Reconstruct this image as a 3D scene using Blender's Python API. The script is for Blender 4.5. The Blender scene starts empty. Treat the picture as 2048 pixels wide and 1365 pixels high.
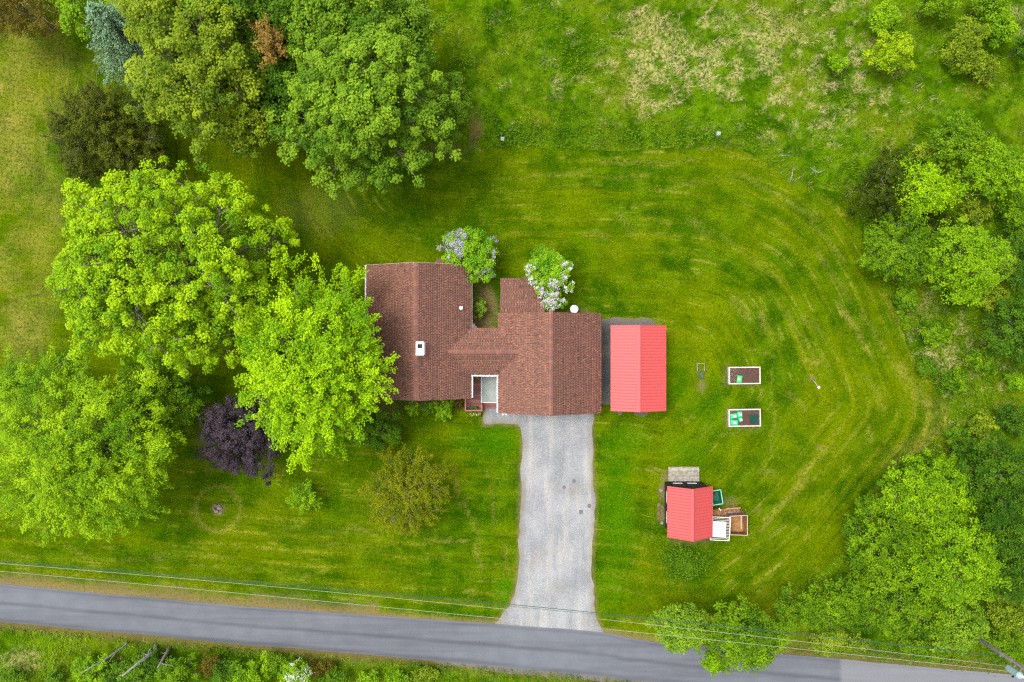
import bpy, math
import numpy as np
from mathutils import Vector, Matrix

scene = bpy.context.scene
col = scene.collection
R = math.radians
H = 57.0            # camera height above the lawn in metres
PPM = 25.0          # photograph pixels per metre on the ground

# ------------------------------------------------------------------ camera
cam = bpy.data.cameras.new('camera')
cam.sensor_width = 36.0
cam.lens = 36.0 * (PPM * H) / 2048.0
cam.clip_start = 0.5
cam.clip_end = 2500.0
camo = bpy.data.objects.new('camera', cam)
camo.location = (0, 0, H)
camo.rotation_euler = (0, 0, 0)
col.objects.link(camo)
scene.camera = camo

# ------------------------------------------------------------------ world, sun, exposure
SUN_EL, SUN_AZ = R(67), R(-66)       # azimuth measured clockwise from +Y (north is up)
w = bpy.data.worlds.new('World')
scene.world = w
w.use_nodes = True
wn, wl = w.node_tree.nodes, w.node_tree.links
bg = wn['Background']
sky = wn.new('ShaderNodeTexSky')
sky.sky_type = 'NISHITA'
sky.sun_disc = False
sky.sun_elevation = SUN_EL
sky.sun_rotation = SUN_AZ
sky.air_density = 1.0
sky.dust_density = 4.0
sky.ozone_density = 1.0
hs = wn.new('ShaderNodeHueSaturation')
hs.inputs['Saturation'].default_value = 0.22      # overcast: nearly white sky
wl.new(sky.outputs['Color'], hs.inputs['Color'])
wl.new(hs.outputs['Color'], bg.inputs['Color'])
bg.inputs['Strength'].default_value = 0.15

sl = bpy.data.lights.new('sun', 'SUN')
sl.energy = 0.95
sl.angle = R(22)
sl.color = (1.0, 0.96, 0.9)
so = bpy.data.objects.new('sun', sl)
sd = Vector((math.sin(SUN_AZ) * math.cos(SUN_EL), math.cos(SUN_AZ) * math.cos(SUN_EL), math.sin(SUN_EL)))
so.rotation_euler = sd.to_track_quat('Z', 'Y').to_euler()
so.location = sd * 120
col.objects.link(so)

scene.view_settings.view_transform = 'Standard'
scene.view_settings.look = 'None'
scene.view_settings.exposure = 1.38
scene.view_settings.gamma = 1.0
scene.view_settings.use_curve_mapping = False
scene.render.engine = 'CYCLES'
scene.cycles.max_bounces = 7
scene.cycles.diffuse_bounces = 4
scene.cycles.filter_width = 1.25
scene.cycles.use_denoising = False      # keeps the grain of grass, leaves and gravel
scene.cycles.transparent_max_bounces = 6

# ------------------------------------------------------------------ helpers
K = 0.46            # how a colour seen in the photograph becomes a base colour
LK = 0.74           # the same for leaves, which shade each other


def lin(c):
    c = c / 255.0
    return c / 12.92 if c <= 0.04045 else ((c + 0.055) / 1.055) ** 2.4


def C(r, g, b, k=None):
    k = K if k is None else k
    return tuple(min(0.85, lin(x) * k) for x in (r, g, b)) + (1.0,)


def P(u, v, z=0.0):
    """the point at height z that stands where the photograph shows (u, v)"""
    s = (H - z) / H / PPM
    return np.array([(u - 1024.0) * s, (682.5 - v) * s, z])


def PXY(u, v, z=0.0):
    p = P(u, v, z)
    return float(p[0]), float(p[1])


def mpx(px, z=0.0):
    return px / PPM * (H - z) / H


def hash2(ix, iy, seed):
    n = (ix.astype(np.int64) * 374761393 + iy.astype(np.int64) * 668265263 + seed * 69069 + 1013904223) & 0xFFFFFFFF
    n = ((n ^ (n >> 13)) * 1274126177) & 0xFFFFFFFF
    n = n ^ (n >> 16)
    return (n & 0xFFFFFF) / float(0xFFFFFF)


def vnoise(x, y, seed=0):
    x = np.asarray(x, float); y = np.asarray(y, float)
    ix, iy = np.floor(x), np.floor(y)
    fx, fy = x - ix, y - iy
    fx = fx * fx * (3 - 2 * fx); fy = fy * fy * (3 - 2 * fy)
    a = hash2(ix, iy, seed); b = hash2(ix + 1, iy, seed)
    c = hash2(ix, iy + 1, seed); d = hash2(ix + 1, iy + 1, seed)
    return (a * (1 - fx) + b * fx) * (1 - fy) + (c * (1 - fx) + d * fx) * fy


def fbm(x, y, seed=0, octv=4):
    s, a, t = 0.0, 0.5, 0.0
    for k in range(octv):
        s = s + a * vnoise(x * 2 ** k, y * 2 ** k, seed + k * 17); t += a; a *= 0.5
    return s / t


def sstep(a, b, x):
    t = np.clip((x - a) / (b - a), 0, 1)
    return t * t * (3 - 2 * t)


def in_poly(px, py, poly):
    px = np.asarray(px, float); py = np.asarray(py, float)
    ins = np.zeros(px.shape, bool)
    n = len(poly)
    for i in range(n):
        x0, y0 = poly[i]; x1, y1 = poly[(i + 1) % n]
        if y0 == y1:
            continue
        c = ((y0 > py) != (y1 > py)) & (px < (x1 - x0) * (py - y0) / (y1 - y0) + x0)
        ins ^= c
    return ins


def near_line(px, py, pts, closed=False):
    """distance to a polyline and the nearest point on it"""
    best = np.full(np.shape(px), 1e9); bx = np.zeros_like(best); by = np.zeros_like(best)
    n = len(pts)
    for i in range(n if closed else n - 1):
        x0, y0 = pts[i]; x1, y1 = pts[(i + 1) % n]
        dx, dy = x1 - x0, y1 - y0
        t = np.clip(((px - x0) * dx + (py - y0) * dy) / (dx * dx + dy * dy + 1e-12), 0, 1)
        qx, qy = x0 + t * dx, y0 + t * dy
        d = np.hypot(px - qx, py - qy)
        m = d < best
        best = np.where(m, d, best); bx = np.where(m, qx, bx); by = np.where(m, qy, by)
    return best, bx, by


def smooth_poly(pts, sub=5, closed=True):
    pts = np.array(pts, float); n = len(pts); out = []
    rng = range(n) if closed else range(n - 1)
    for i in rng:
        if closed:
            p0, p1, p2, p3 = pts[(i - 1) % n], pts[i], pts[(i + 1) % n], pts[(i + 2) % n]
        else:
            p0, p1, p2, p3 = pts[max(i - 1, 0)], pts[i], pts[i + 1], pts[min(i + 2, n - 1)]
        for k in range(sub):
            t = k / sub
            out.append(0.5 * ((2 * p1) + (-p0 + p2) * t + (2 * p0 - 5 * p1 + 4 * p2 - p3) * t * t + (-p0 + 3 * p1 - 3 * p2 + p3) * t ** 3))
    if not closed:
        out.append(pts[-1])
    return np.array(out)


# ---- object makers
def tag(o, label=None, cat=None, group=None, kind=None):
    if label: o['label'] = label
    if cat: o['category'] = cat
    if group: o['group'] = group
    if kind: o['kind'] = kind
    return o


def empty(name, loc, rz=0.0, label=None, cat=None, group=None):
    o = bpy.data.objects.new(name, None)
    o.empty_display_size = 0.2
    o.location = loc; o.rotation_euler = (0, 0, rz)
    col.objects.link(o)
    return tag(o, label, cat, group)


def link(name, me, mat=None, parent=None, loc=None):
    o = bpy.data.objects.new(name, me)
    if mat is not None and not me.materials:
        me.materials.append(mat)
    col.objects.link(o)
    if parent is not None: o.parent = parent
    if loc is not None: o.location = loc
    return o


def np_mesh(name, V, F, mat=None, face_attr=None, vert_attr=None, smooth=False):
    V = np.ascontiguousarray(V, np.float32); F = np.ascontiguousarray(F, np.int32)
    me = bpy.data.meshes.new(name)
    nf, k = F.shape
    me.vertices.add(len(V)); me.vertices.foreach_set('co', V.ravel())
    me.loops.add(nf * k); me.loops.foreach_set('vertex_index', F.ravel())
    me.polygons.add(nf); me.polygons.foreach_set('loop_start', np.arange(0, nf * k, k, dtype=np.int32))
    me.update(calc_edges=True)
    for a, vals in (face_attr or {}).items():
        at = me.attributes.new(a, 'FLOAT', 'FACE'); at.data.foreach_set('value', np.ascontiguousarray(vals, np.float32))
    for a, vals in (vert_attr or {}).items():
        at = me.attributes.new(a, 'FLOAT', 'POINT'); at.data.foreach_set('value', np.ascontiguousarray(vals, np.float32))
    if smooth:
        me.polygons.foreach_set('use_smooth', np.ones(nf, bool))
    if mat is not None: me.materials.append(mat)
    return me


class MB:
    """collects simple shapes for ONE part"""
    def __init__(self): self.v, self.f = [], []

    def add(self, vs, fs):
        o = len(self.v); self.v += [tuple(map(float, p)) for p in vs]
        self.f += [tuple(i + o for i in f) for f in fs]; return self

    def box(self, x0, y0, z0, x1, y1, z1, rz=0.0, c=None):
        vs = [(x0, y0, z0), (x1, y0, z0), (x1, y1, z0), (x0, y1, z0), (x0, y0, z1), (x1, y0, z1), (x1, y1, z1), (x0, y1, z1)]
        if rz:
            cx, cy = c if c else ((x0 + x1) / 2, (y0 + y1) / 2)
            s, k = math.sin(rz), math.cos(rz)
            vs = [(cx + (x - cx) * k - (y - cy) * s, cy + (x - cx) * s + (y - cy) * k, z) for x, y, z in vs]
        return self.add(vs, [(3, 2, 1, 0), (4, 5, 6, 7), (0, 1, 5, 4), (1, 2, 6, 5), (2, 3, 7, 6), (3, 0, 4, 7)])

    def bar(self, a, b, w, h):
        a, b = Vector(a), Vector(b); d = (b - a).normalized()
        up = Vector((0, 0, 1)) if abs(d.z) < 0.95 else Vector((1, 0, 0))
        s = d.cross(up).normalized() * (w / 2); t = s.cross(d).normalized() * (h / 2)
        vs = [a - s - t, a + s - t, a + s + t, a - s + t, b - s - t, b + s - t, b + s + t, b - s + t]
        return self.add(vs, [(3, 2, 1, 0), (4, 5, 6, 7), (0, 1, 5, 4), (1, 2, 6, 5), (2, 3, 7, 6), (3, 0, 4, 7)])

    def prism(self, poly, z0, z1):
        n = len(poly)
        vs = [(x, y, z0) for x, y in poly] + [(x, y, z1) for x, y in poly]
        return self.add(vs, [tuple(range(n - 1, -1, -1)), tuple(range(n, 2 * n))] + [(i, (i + 1) % n, n + (i + 1) % n, n + i) for i in range(n)])

    def tube(self, pts, rad, n=8, cap=True):
        V, F = tube_np(np.array(pts, float), np.array(rad, float) if np.ndim(rad) else np.full(len(pts), float(rad)), n)
        o = len(self.v)
        self.add(V, [tuple(map(int, f)) for f in F])
        if cap:
            self.f += [tuple(o + i for i in range(n - 1, -1, -1)), tuple(o + (len(pts) - 1) * n + i for i in range(n))]
        return self

    def lathe(self, prof, c=(0, 0), n=20):
        vs = []
        for r, z in prof:
            vs += [(c[0] + r * math.cos(2 * math.pi * i / n), c[1] + r * math.sin(2 * math.pi * i / n), z) for i in range(n)]
        fs = [(k * n + i, k * n + (i + 1) % n, (k + 1) * n + (i + 1) % n, (k + 1) * n + i) for k in range(len(prof) - 1) for i in range(n)]
        fs += [tuple(range(n - 1, -1, -1)), tuple((len(prof) - 1) * n + i for i in range(n))]
        return self.add(vs, fs)

    def mesh(self, name, mat=None, bevel=0.0, smooth=False):
        me = bpy.data.meshes.new(name); me.from_pydata(self.v, [], self.f); me.update()
        if bevel:
            import bmesh
            bm = bmesh.new(); bm.from_mesh(me)
            bmesh.ops.bevel(bm, geom=list(bm.edges), offset=bevel, segments=1, affect='EDGES', clamp_overlap=True)
            bm.to_mesh(me); bm.free()
        if smooth:
            me.polygons.foreach_set('use_smooth', np.ones(len(me.polygons), bool))
        if mat is not None: me.materials.append(mat)
        return me

    def build(self, name, mat, parent=None, bevel=0.0, smooth=False, loc=None):
        return link(name, self.mesh(name, mat, bevel, smooth), None, parent, loc)


def tube_np(pts, rad, n=5):
    m = len(pts)
    d = np.gradient(pts, axis=0) if m > 2 else np.repeat((pts[1] - pts[0])[None], 2, 0)
    d = d / (np.linalg.norm(d, axis=1, keepdims=True) + 1e-9)
    up = np.where(np.abs(d[:, 2:3]) < 0.9, np.array([[0, 0, 1.0]]), np.array([[1.0, 0, 0]]))
    s = np.cross(d, up); s /= np.linalg.norm(s, axis=1, keepdims=True) + 1e-9
    t = np.cross(s, d)
    a = np.arange(n) * 2 * math.pi / n
    V = (pts[:, None, :] + rad[:, None, None] * (np.cos(a)[None, :, None] * s[:, None, :] + np.sin(a)[None, :, None] * t[:, None, :])).reshape(-1, 3)
    i = np.arange(m - 1)[:, None] * n; j = np.arange(n)[None, :]; j2 = (j + 1) % n
    F = np.stack([i + j, i + j2, i + n + j2, i + n + j], -1).reshape(-1, 4)
    return V, F


# ------------------------------------------------------------------ materials
class NT:
    def __init__(self, name):
        self.m = bpy.data.materials.new(name); self.m.use_nodes = True
        self.n, self.l = self.m.node_tree.nodes, self.m.node_tree.links
        self.b = self.n['Principled BSDF']; self.out = self.n['Material Output']
        self.b.inputs['Specular IOR Level'].default_value = 0.25

    def val(self, sock, v):
        if isinstance(v, bpy.types.NodeSocket): self.l.new(v, sock)
        else: sock.default_value = v

    def coord(self, which='Object'):
        return self.n.new('ShaderNodeTexCoord').outputs[which]

    def geo(self): return self.n.new('ShaderNodeNewGeometry').outputs['Position']

    def attr(self, name):
        a = self.n.new('ShaderNodeAttribute'); a.attribute_name = name; return a.outputs['Fac']

    def noise(self, vec, scale, detail=4.0, rough=0.55, dist=0.0):
        t = self.n.new('ShaderNodeTexNoise'); self.l.new(vec, t.inputs['Vector'])
        t.inputs['Scale'].default_value = scale; t.inputs['Detail'].default_value = detail
        t.inputs['Roughness'].default_value = rough; t.inputs['Distortion'].default_value = dist
        return t.outputs['Fac']

    def voro(self, vec, scale, out='Distance'):
        t = self.n.new('ShaderNodeTexVoronoi'); self.l.new(vec, t.inputs['Vector']); t.inputs['Scale'].default_value = scale
        return t.outputs[out]

    def mapped(self, vec, scale=(1, 1, 1), rot=(0, 0, 0)):
        t = self.n.new('ShaderNodeMapping'); self.l.new(vec, t.inputs['Vector'])
        t.inputs['Scale'].default_value = scale; t.inputs['Rotation'].default_value = rot
        return t.outputs['Vector']

    def ramp(self, fac, lo, hi, a=0.0, b=1.0):
        t = self.n.new('ShaderNodeMapRange'); t.interpolation_type = 'SMOOTHSTEP'
        self.val(t.inputs['Value'], fac)
        for k, v in (('From Min', lo), ('From Max', hi), ('To Min', a), ('To Max', b)): t.inputs[k].default_value = v
        return t.outputs['Result']

    def mix(self, fac, a, b, mode='MIX'):
        t = self.n.new('ShaderNodeMix'); t.data_type = 'RGBA'; t.blend_type = mode
        self.val(t.inputs[0], fac); self.val(t.inputs[6], a); self.val(t.inputs[7], b)
        return t.outputs[2]

    def math(self, op, a, b=0.0):
        t = self.n.new('ShaderNodeMath'); t.operation = op
        self.val(t.inputs[0], a); self.val(t.inputs[1], b); return t.outputs[0]

    def combine(self, x, y, z):
        t = self.n.new('ShaderNodeCombineXYZ')
        for i, v in enumerate((x, y, z)): self.val(t.inputs[i], v)
        return t.outputs[0]

    def sep(self, v):
        t = self.n.new('ShaderNodeSeparateXYZ'); self.l.new(v, t.inputs[0]); return t.outputs

    def bump(self, h, strength=0.5, dist=0.05):
        t = self.n.new('ShaderNodeBump'); t.inputs['Strength'].default_value = strength; t.inputs['Distance'].default_value = dist
        self.l.new(h, t.inputs['Height']); self.l.new(t.outputs['Normal'], self.b.inputs['Normal'])

    def done(self, color, rough=0.85):
        self.val(self.b.inputs['Base Color'], color); self.val(self.b.inputs['Roughness'], rough)
        return self.m


def simple(name, c, var=0.2, scale=3.0, rough=0.75, bump=0.0, bscale=30.0, metal=0.0, spec=0.25):
    t = NT(name); p = t.coord()
    n = t.noise(p, scale, 5.0)
    dark = tuple(x * (1 - var) for x in c[:3]) + (1,); light = tuple(min(0.9, x * (1 + var)) for x in c[:3]) + (1,)
    colr = t.mix(t.ramp(n, 0.3, 0.7), dark, light)
    t.b.inputs['Metallic'].default_value = metal
    t.b.inputs['Specular IOR Level'].default_value = spec
    if bump: t.bump(t.noise(p, bscale, 3.0), bump, 0.02)
    return t.done(colr, rough)


def leaf_mat(name, dark, light, k=None, trans=0.28, rough=0.6, gloss=0.1):
    k = LK if k is None else k
    t = NT(name)
    a = t.attr('tint')
    n = t.noise(t.coord(), 0.45, 3.0)
    f = t.math('ADD', t.math('MULTIPLY', a, 0.75), t.ramp(n, 0.3, 0.7, 0.0, 0.25))
    c = t.mix(f, C(*dark, k=k), C(*light, k=k))
    t.done(c, rough)
    t.b.inputs['Specular IOR Level'].default_value = gloss
    tr = t.n.new('ShaderNodeBsdfTranslucent'); t.l.new(c, tr.inputs['Color'])
    mx = t.n.new('ShaderNodeMixShader'); mx.inputs[0].default_value = trans
    t.l.new(t.b.outputs[0], mx.inputs[1]); t.l.new(tr.outputs[0], mx.inputs[2]); t.l.new(mx.outputs[0], t.out.inputs['Surface'])
    return t.m


# lawn: short mown grass, mower swaths that run along the lawn's edge, dry clippings
def lawn_material():
    t = NT('mown_grass'); p = t.geo(); xyz = t.sep(p)
    d = t.attr('edge'); dry = t.attr('dry'); lush = t.attr('lush'); dirt = t.attr('dirt')
    big = t.noise(p, 0.11, 4.0, 0.6)
    mid = t.noise(p, 0.55, 6.0, 0.62)
    fine = t.noise(p, 4.2, 5.0, 0.7)
    grain = t.noise(p, 10.5, 4.0, 0.8)
    lowp = t.noise(p, 0.16, 3.0, 0.5)
    sw = t.noise(t.combine(t.math('MULTIPLY', d, 0.85), t.math('MULTIPLY', xyz[0], 0.10), t.math('MULTIPLY', xyz[1], 0.10)), 1.0, 4.0, 0.62)
    swf = t.noise(t.combine(t.math('MULTIPLY', d, 3.4), t.math('MULTIPLY', xyz[0], 0.22), t.math('MULTIPLY', xyz[1], 0.22)), 1.0, 3.0, 0.6)
    sn = t.math('SINE', t.math('ADD', t.math('MULTIPLY', d, 5.4), t.math('MULTIPLY', lowp, 1.8)))
    amp = t.math('MULTIPLY', t.math('MULTIPLY', t.ramp(lowp, 0.40, 0.60), t.ramp(d, 12.0, 4.5)), t.ramp(sw, 0.38, 0.62, 0.1, 0.8))
    g1 = C(48, 92, 0); g2 = C(100, 138, 0); g3 = C(140, 155, 0); straw = C(206, 184, 92); deep = C(22, 58, 0)
    c = t.mix(t.ramp(mid, 0.34, 0.66), g1, g2)
    c = t.mix(t.ramp(big, 0.40, 0.62, 0.0, 0.52), c, g3)
    c = t.mix(t.ramp(t.noise(p, 0.27, 5.0, 0.65), 0.38, 0.5, 0.5, 0.0), c, C(62, 112, 0))
    c = t.mix(t.ramp(sw, 0.50, 0.66, 0.0, 0.45), c, g3)
    c = t.mix(t.ramp(sw, 0.34, 0.45, 0.35, 0.0), c, g1)
    c = t.mix(t.math('MULTIPLY', t.ramp(swf, 0.56, 0.70, 0.0, 0.5), t.ramp(mid, 0.45, 0.62)), c, straw)
    c = t.mix(t.math('MULTIPLY', amp, t.ramp(sn, -0.4, 0.9, 0.0, 0.34)), c, C(158, 166, 20))
    c = t.mix(t.math('MULTIPLY', t.math('MULTIPLY', amp, t.ramp(sn, 0.72, 0.98)), t.ramp(t.math('MULTIPLY', fine, t.ramp(mid, 0.35, 0.6, 0.7, 1.1)), 0.42, 0.58, 0.0, 0.5)), c, straw)
    c = t.mix(t.math('MULTIPLY', amp, t.ramp(sn, -0.5, -1.0, 0.0, 0.25)), c, g1)
    c = t.mix(t.ramp(swf, 0.30, 0.42, 0.35, 0.0), c, deep)
    c = t.mix(t.math('MULTIPLY', lush, t.ramp(fine, 0.3, 0.7, 0.5, 1.0)), c, C(72, 142, 0))
    dr = t.math('MULTIPLY', dry, t.ramp(fine, 0.25, 0.65, 0.2, 1.3))
    c = t.mix(dr, c, straw)
    c = t.mix(t.ramp(fine, 0.32, 0.5, 0.55, 0.0), c, deep)
    c = t.mix(t.ramp(grain, 0.34, 0.5, 0.7, 0.0), c, deep)
    c = t.mix(t.ramp(grain, 0.54, 0.72, 0.0, 0.5), c, C(186, 200, 60))
    c = t.mix(t.math('MULTIPLY', dirt, t.ramp(fine, 0.25, 0.6, 0.5, 1.0)), c, C(158, 134, 92))
    hgt = t.math('ADD', t.math('MULTIPLY', grain, 0.5), fine)
    t.bump(hgt, 0.9, 0.07)
    t.b.inputs['Specular IOR Level'].default_value = 0.0
    return t.done(c, 0.9)


def meadow_material():
    t = NT('meadow_ground'); p = t.geo()
    dry = t.attr('dry'); dirt = t.attr('dirt')
    big = t.noise(p, 0.16, 5.0, 0.62); mid = t.noise(p, 0.9, 6.0, 0.65); fine = t.noise(p, 5.0, 4.0, 0.7)
    c = t.mix(t.ramp(mid, 0.3, 0.7), C(58, 104, 2), C(118, 158, 12))
    c = t.mix(t.ramp(big, 0.45, 0.65, 0.0, 0.6), c, C(136, 150, 24))
    c = t.mix(t.ramp(t.noise(p, 0.33, 5.0, 0.6), 0.36, 0.5, 0.6, 0.0), c, C(30, 76, 2))
    c = t.mix(t.math('MULTIPLY', dry, t.ramp(fine, 0.42, 0.62, 0.05, 0.95)), c, C(218, 200, 136))
    c = t.mix(t.ramp(fine, 0.3, 0.5, 0.6, 0.0), c, C(30, 58, 6))
    c = t.mix(t.math('MULTIPLY', dirt, t.ramp(fine, 0.25, 0.6, 0.5, 1.0)), c, C(140, 116, 76))
    t.bump(fine, 1.0, 0.12)
    t.b.inputs['Specular IOR Level'].default_value = 0.0
    return t.done(c, 0.95)


def asphalt_material():
    t = NT('asphalt'); p = t.geo(); a = t.attr('across'); pt = t.attr('patch')
    f = t.noise(p, 12.0, 4.0, 0.85); m = t.noise(p, 0.8, 5.0); lo = t.noise(t.mapped(p, (0.06, 1.0, 1.0), (0, 0, R(5))), 1.1, 4.0)
    c = t.mix(t.ramp(m, 0.2, 0.8, 0.25, 0.75), C(114, 118, 126), C(138, 142, 150))
    c = t.mix(t.ramp(lo, 0.4, 0.65, 0.0, 0.5), c, C(98, 101, 108))
    # darker wheel paths and centre seam
    for pos, wd, amt in ((0.50, 0.09, 0.55), (0.95, 0.10, 0.55), (0.06, 0.06, 0.4)):
        band = t.ramp(t.math('ABSOLUTE', t.math('SUBTRACT', a, pos)), 0.0, wd, amt, 0.0)
        c = t.mix(t.math('MULTIPLY', band, t.ramp(lo, 0.3, 0.6, 0.5, 1.0)), c, C(80, 83, 90))
    c = t.mix(t.math('MULTIPLY', pt, 0.55), c, C(160, 160, 163))
    c = t.mix(t.ramp(f, 0.58, 0.75, 0.0, 0.4), c, C(180, 181, 184))
    c = t.mix(t.ramp(f, 0.25, 0.42, 0.4, 0.0), c, C(74, 76, 82))
    spots = t.ramp(t.voro(p, 1.1), 0.03, 0.06, 0.75, 0.0)
    c = t.mix(t.math('MULTIPLY', spots, t.ramp(m, 0.42, 0.55)), c, C(58, 58, 62))
    t.bump(f, 0.35, 0.01)
    return t.done(c, 0.8)


def gravel_material(name, c0, c1, grit, weeds=0.0, hi=C(240, 240, 240), dark=False):
    t = NT(name); p = t.geo()
    f = t.noise(p, 9.0, 5.0, 0.85); m = t.noise(p, 0.4, 6.0, 0.65); v = t.voro(p, 15.0)
    st = t.noise(t.mapped(p, (1.0, 0.12, 1.0)), 0.9, 4.0)
    c = t.mix(t.ramp(m, 0.3, 0.7), c0, c1)
    c = t.mix(t.ramp(st, 0.5, 0.66, 0.0, 0.5), c, C(214, 210, 200) if not dark else c1)
    c = t.mix(t.ramp(st, 0.34, 0.48, 0.22, 0.0), c, grit)
    c = t.mix(t.math('MULTIPLY', t.ramp(t.noise(p, 0.22, 4.0, 0.7), 0.55, 0.7, 0.0, 0.55), t.ramp(f, 0.4, 0.6)), c, C(176, 160, 130))
    c = t.mix(t.ramp(f, 0.54, 0.68, 0.0, 0.6), c, hi)
    c = t.mix(t.ramp(f, 0.34, 0.47, 0.6, 0.0), c, grit)
    c = t.mix(t.ramp(v, 0.0, 0.5, 0.25, 0.0), c, grit)
    dt = t.attr('dirt')
    c = t.mix(t.math('MULTIPLY', dt, t.ramp(f, 0.3, 0.6, 0.3, 1.0)), c, C(150, 134, 100))
    if weeds:
        wd = t.math('MULTIPLY', t.ramp(t.noise(p, 0.8, 5.0, 0.7), 0.62, 0.72, 0.0, weeds), t.ramp(f, 0.4, 0.55))
        c = t.mix(wd, c, C(112, 128, 52))
    t.bump(t.math('ADD', f, v), 0.6, 0.02)
    return t.done(c, 0.9)


def bark(name, c0, c1, scale=3.0):
    t = NT(name); p = t.coord()
    n = t.noise(t.mapped(p, (3, 3, 0.6)), scale, 5.0, 0.65)
    t.bump(n, 0.6, 0.03)
    return t.done(t.mix(t.ramp(n, 0.35, 0.65), c0, c1), 0.9)


def shingle_material():
    t = NT('roof_shingle'); a = t.attr('tint'); p = t.coord()
    n = t.noise(p, 40.0, 3.0, 0.7); m = t.noise(p, 0.5, 4.0)
    c = t.mix(t.ramp(a, 0.0, 0.45), C(112, 78, 70), C(162, 112, 94))
    c = t.mix(t.ramp(a, 0.45, 1.0), c, C(196, 140, 116))
    c = t.mix(t.ramp(m, 0.35, 0.7, 0.0, 0.3), c, C(144, 108, 96))
    c = t.mix(t.ramp(n, 0.3, 0.5, 0.45, 0.0), c, C(104, 76, 70))
    c = t.mix(t.ramp(n, 0.55, 0.75, 0.0, 0.3), c, C(214, 166, 142))
    t.bump(n, 0.3, 0.005)
    return t.done(c, 0.9)


M = {}
M['lawn'] = lawn_material(); M['meadow'] = meadow_material(); M['asphalt'] = asphalt_material()
M['drive'] = gravel_material('pale_gravel', C(160, 162, 165), C(192, 193, 194), C(108, 111, 115), 0.5)
M['gravel'] = gravel_material('grey_gravel', C(100, 100, 100), C(128, 126, 122), C(44, 44, 46), 0.4, C(190, 188, 184), True)
M['shoulder'] = gravel_material('road_shoulder', C(158, 140, 110), C(178, 160, 124), C(100, 88, 70), 0.9)
M['shingle'] = shingle_material()
M['shingle_deck'] = simple('shingle_underlay', C(110, 76, 70), 0.15, 2.0, 0.9)
M['caps'] = [simple('ridge_cap_rust', C(166, 112, 95), 0.12, 8.0, 0.9, 0.3, 60), simple('ridge_cap_brown', C(160, 110, 96), 0.12, 8.0, 0.9, 0.3, 60),
             simple('ridge_cap_slate', C(142, 108, 103), 0.12, 8.0, 0.9, 0.3, 60), simple('ridge_cap_tan', C(174, 120, 102), 0.12, 8.0, 0.9, 0.3, 60)]
M['white'] = simple('white_paint', C(240, 240, 240, 0.9), 0.04, 4.0, 0.5, spec=0.4)
M['offwhite'] = simple('cream_siding', C(216, 208, 194, 0.7), 0.08, 2.0, 0.7)
M['red'] = simple('red_painted_steel', C(252, 102, 100, .42), 0.04, 0.8, 0.5, spec=0.4)
M['red_cap'] = simple('red_ridge_steel', C(252, 112, 112, .42), 0.04, 0.8, 0.5, spec=0.4)
M['red_rib_shade'] = simple('red_steel_rib_shade', C(170, 44, 48, .4), 0.08, 0.8, 0.5)  # deeper red, the shade beside each roof rib put into the colour
M['dark_wood'] = simple('dark_stained_wood', C(52, 50, 52), 0.25, 6.0, 0.8, 0.3, 25)
M['weathered'] = [simple('weathered_plank_pale', C(206, 200, 184), 0.22, 5.0, 0.9, 0.4, 30), simple('weathered_plank_grey', C(186, 180, 166), 0.25, 5.0, 0.9, 0.4, 30),
                  simple('weathered_plank_olive', C(180, 172, 146), 0.28, 5.0, 0.9, 0.4, 30)]
M['deck'] = [simple('deck_stain_rose', C(176, 116, 106), 0.12, 6.0, 0.8), simple('deck_stain_brown', C(158, 104, 96), 0.14, 6.0, 0.8), simple('deck_stain_light', C(190, 130, 118), 0.12, 6.0, 0.8)]
M['soil'] = simple('garden_soil', C(104, 76, 66), 0.35, 9.0, 0.95, 0.8, 20)
M['mulch'] = simple('wood_mulch', C(92, 70, 48), 0.4, 7.0, 0.95, 0.8, 15)
M['glass'] = simple('window_glass', C(60, 70, 78), 0.1, 2.0, 0.1, spec=0.6)
M['steel'] = simple('galvanised_steel', C(176, 180, 184), 0.1, 4.0, 0.4, metal=0.4)
M['black'] = simple('black_plastic', C(34, 34, 36), 0.2, 4.0, 0.6)
M['bark'] = bark('grey_bark', C(128, 120, 106), C(196, 188, 174))
M['bark_dark'] = bark('dark_bark', C(60, 48, 40), C(104, 88, 72))
M['bark_pale'] = bark('pale_bark', C(150, 150, 142), C(230, 230, 224), 5.0)

# ------------------------------------------------------------------ ground, lawn, road, driveway
def px_line(pts, z=0.0): return [PXY(u, v, z) for u, v in pts]


LAWN_PX = [(-500, -300), (872, -300), (890, 60), (905, 200), (932, 297), (1020, 298), (1100, 296), (1250, 301), (1400, 294), (1480, 302), (1540, 330), (1582, 368),
           (1630, 376), (1690, 390), (1722, 428), (1724, 480), (1747, 545), (1785, 612), (1812, 685), (1838, 738), (1872, 778), (1898, 812),
           (1892, 850), (1850, 896), (1800, 928), (1745, 988), (1694, 1060), (1678, 1112), (1604, 1170), (1545, 1220), (1552, 1330),
           (1200, 1300), (700, 1262), (0, 1204), (-500, 1160)]
sp = smooth_poly(LAWN_PX[4:31], 5, closed=False)
LAWN = px_line(LAWN_PX[:4]) + px_line([tuple(p) for p in sp]) + px_line(LAWN_PX[31:])
rngL = np.random.default_rng(5)
LAWN = [(x + rngL.normal(0, 0.05), y + rngL.normal(0, 0.05)) for x, y in LAWN]

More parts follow.
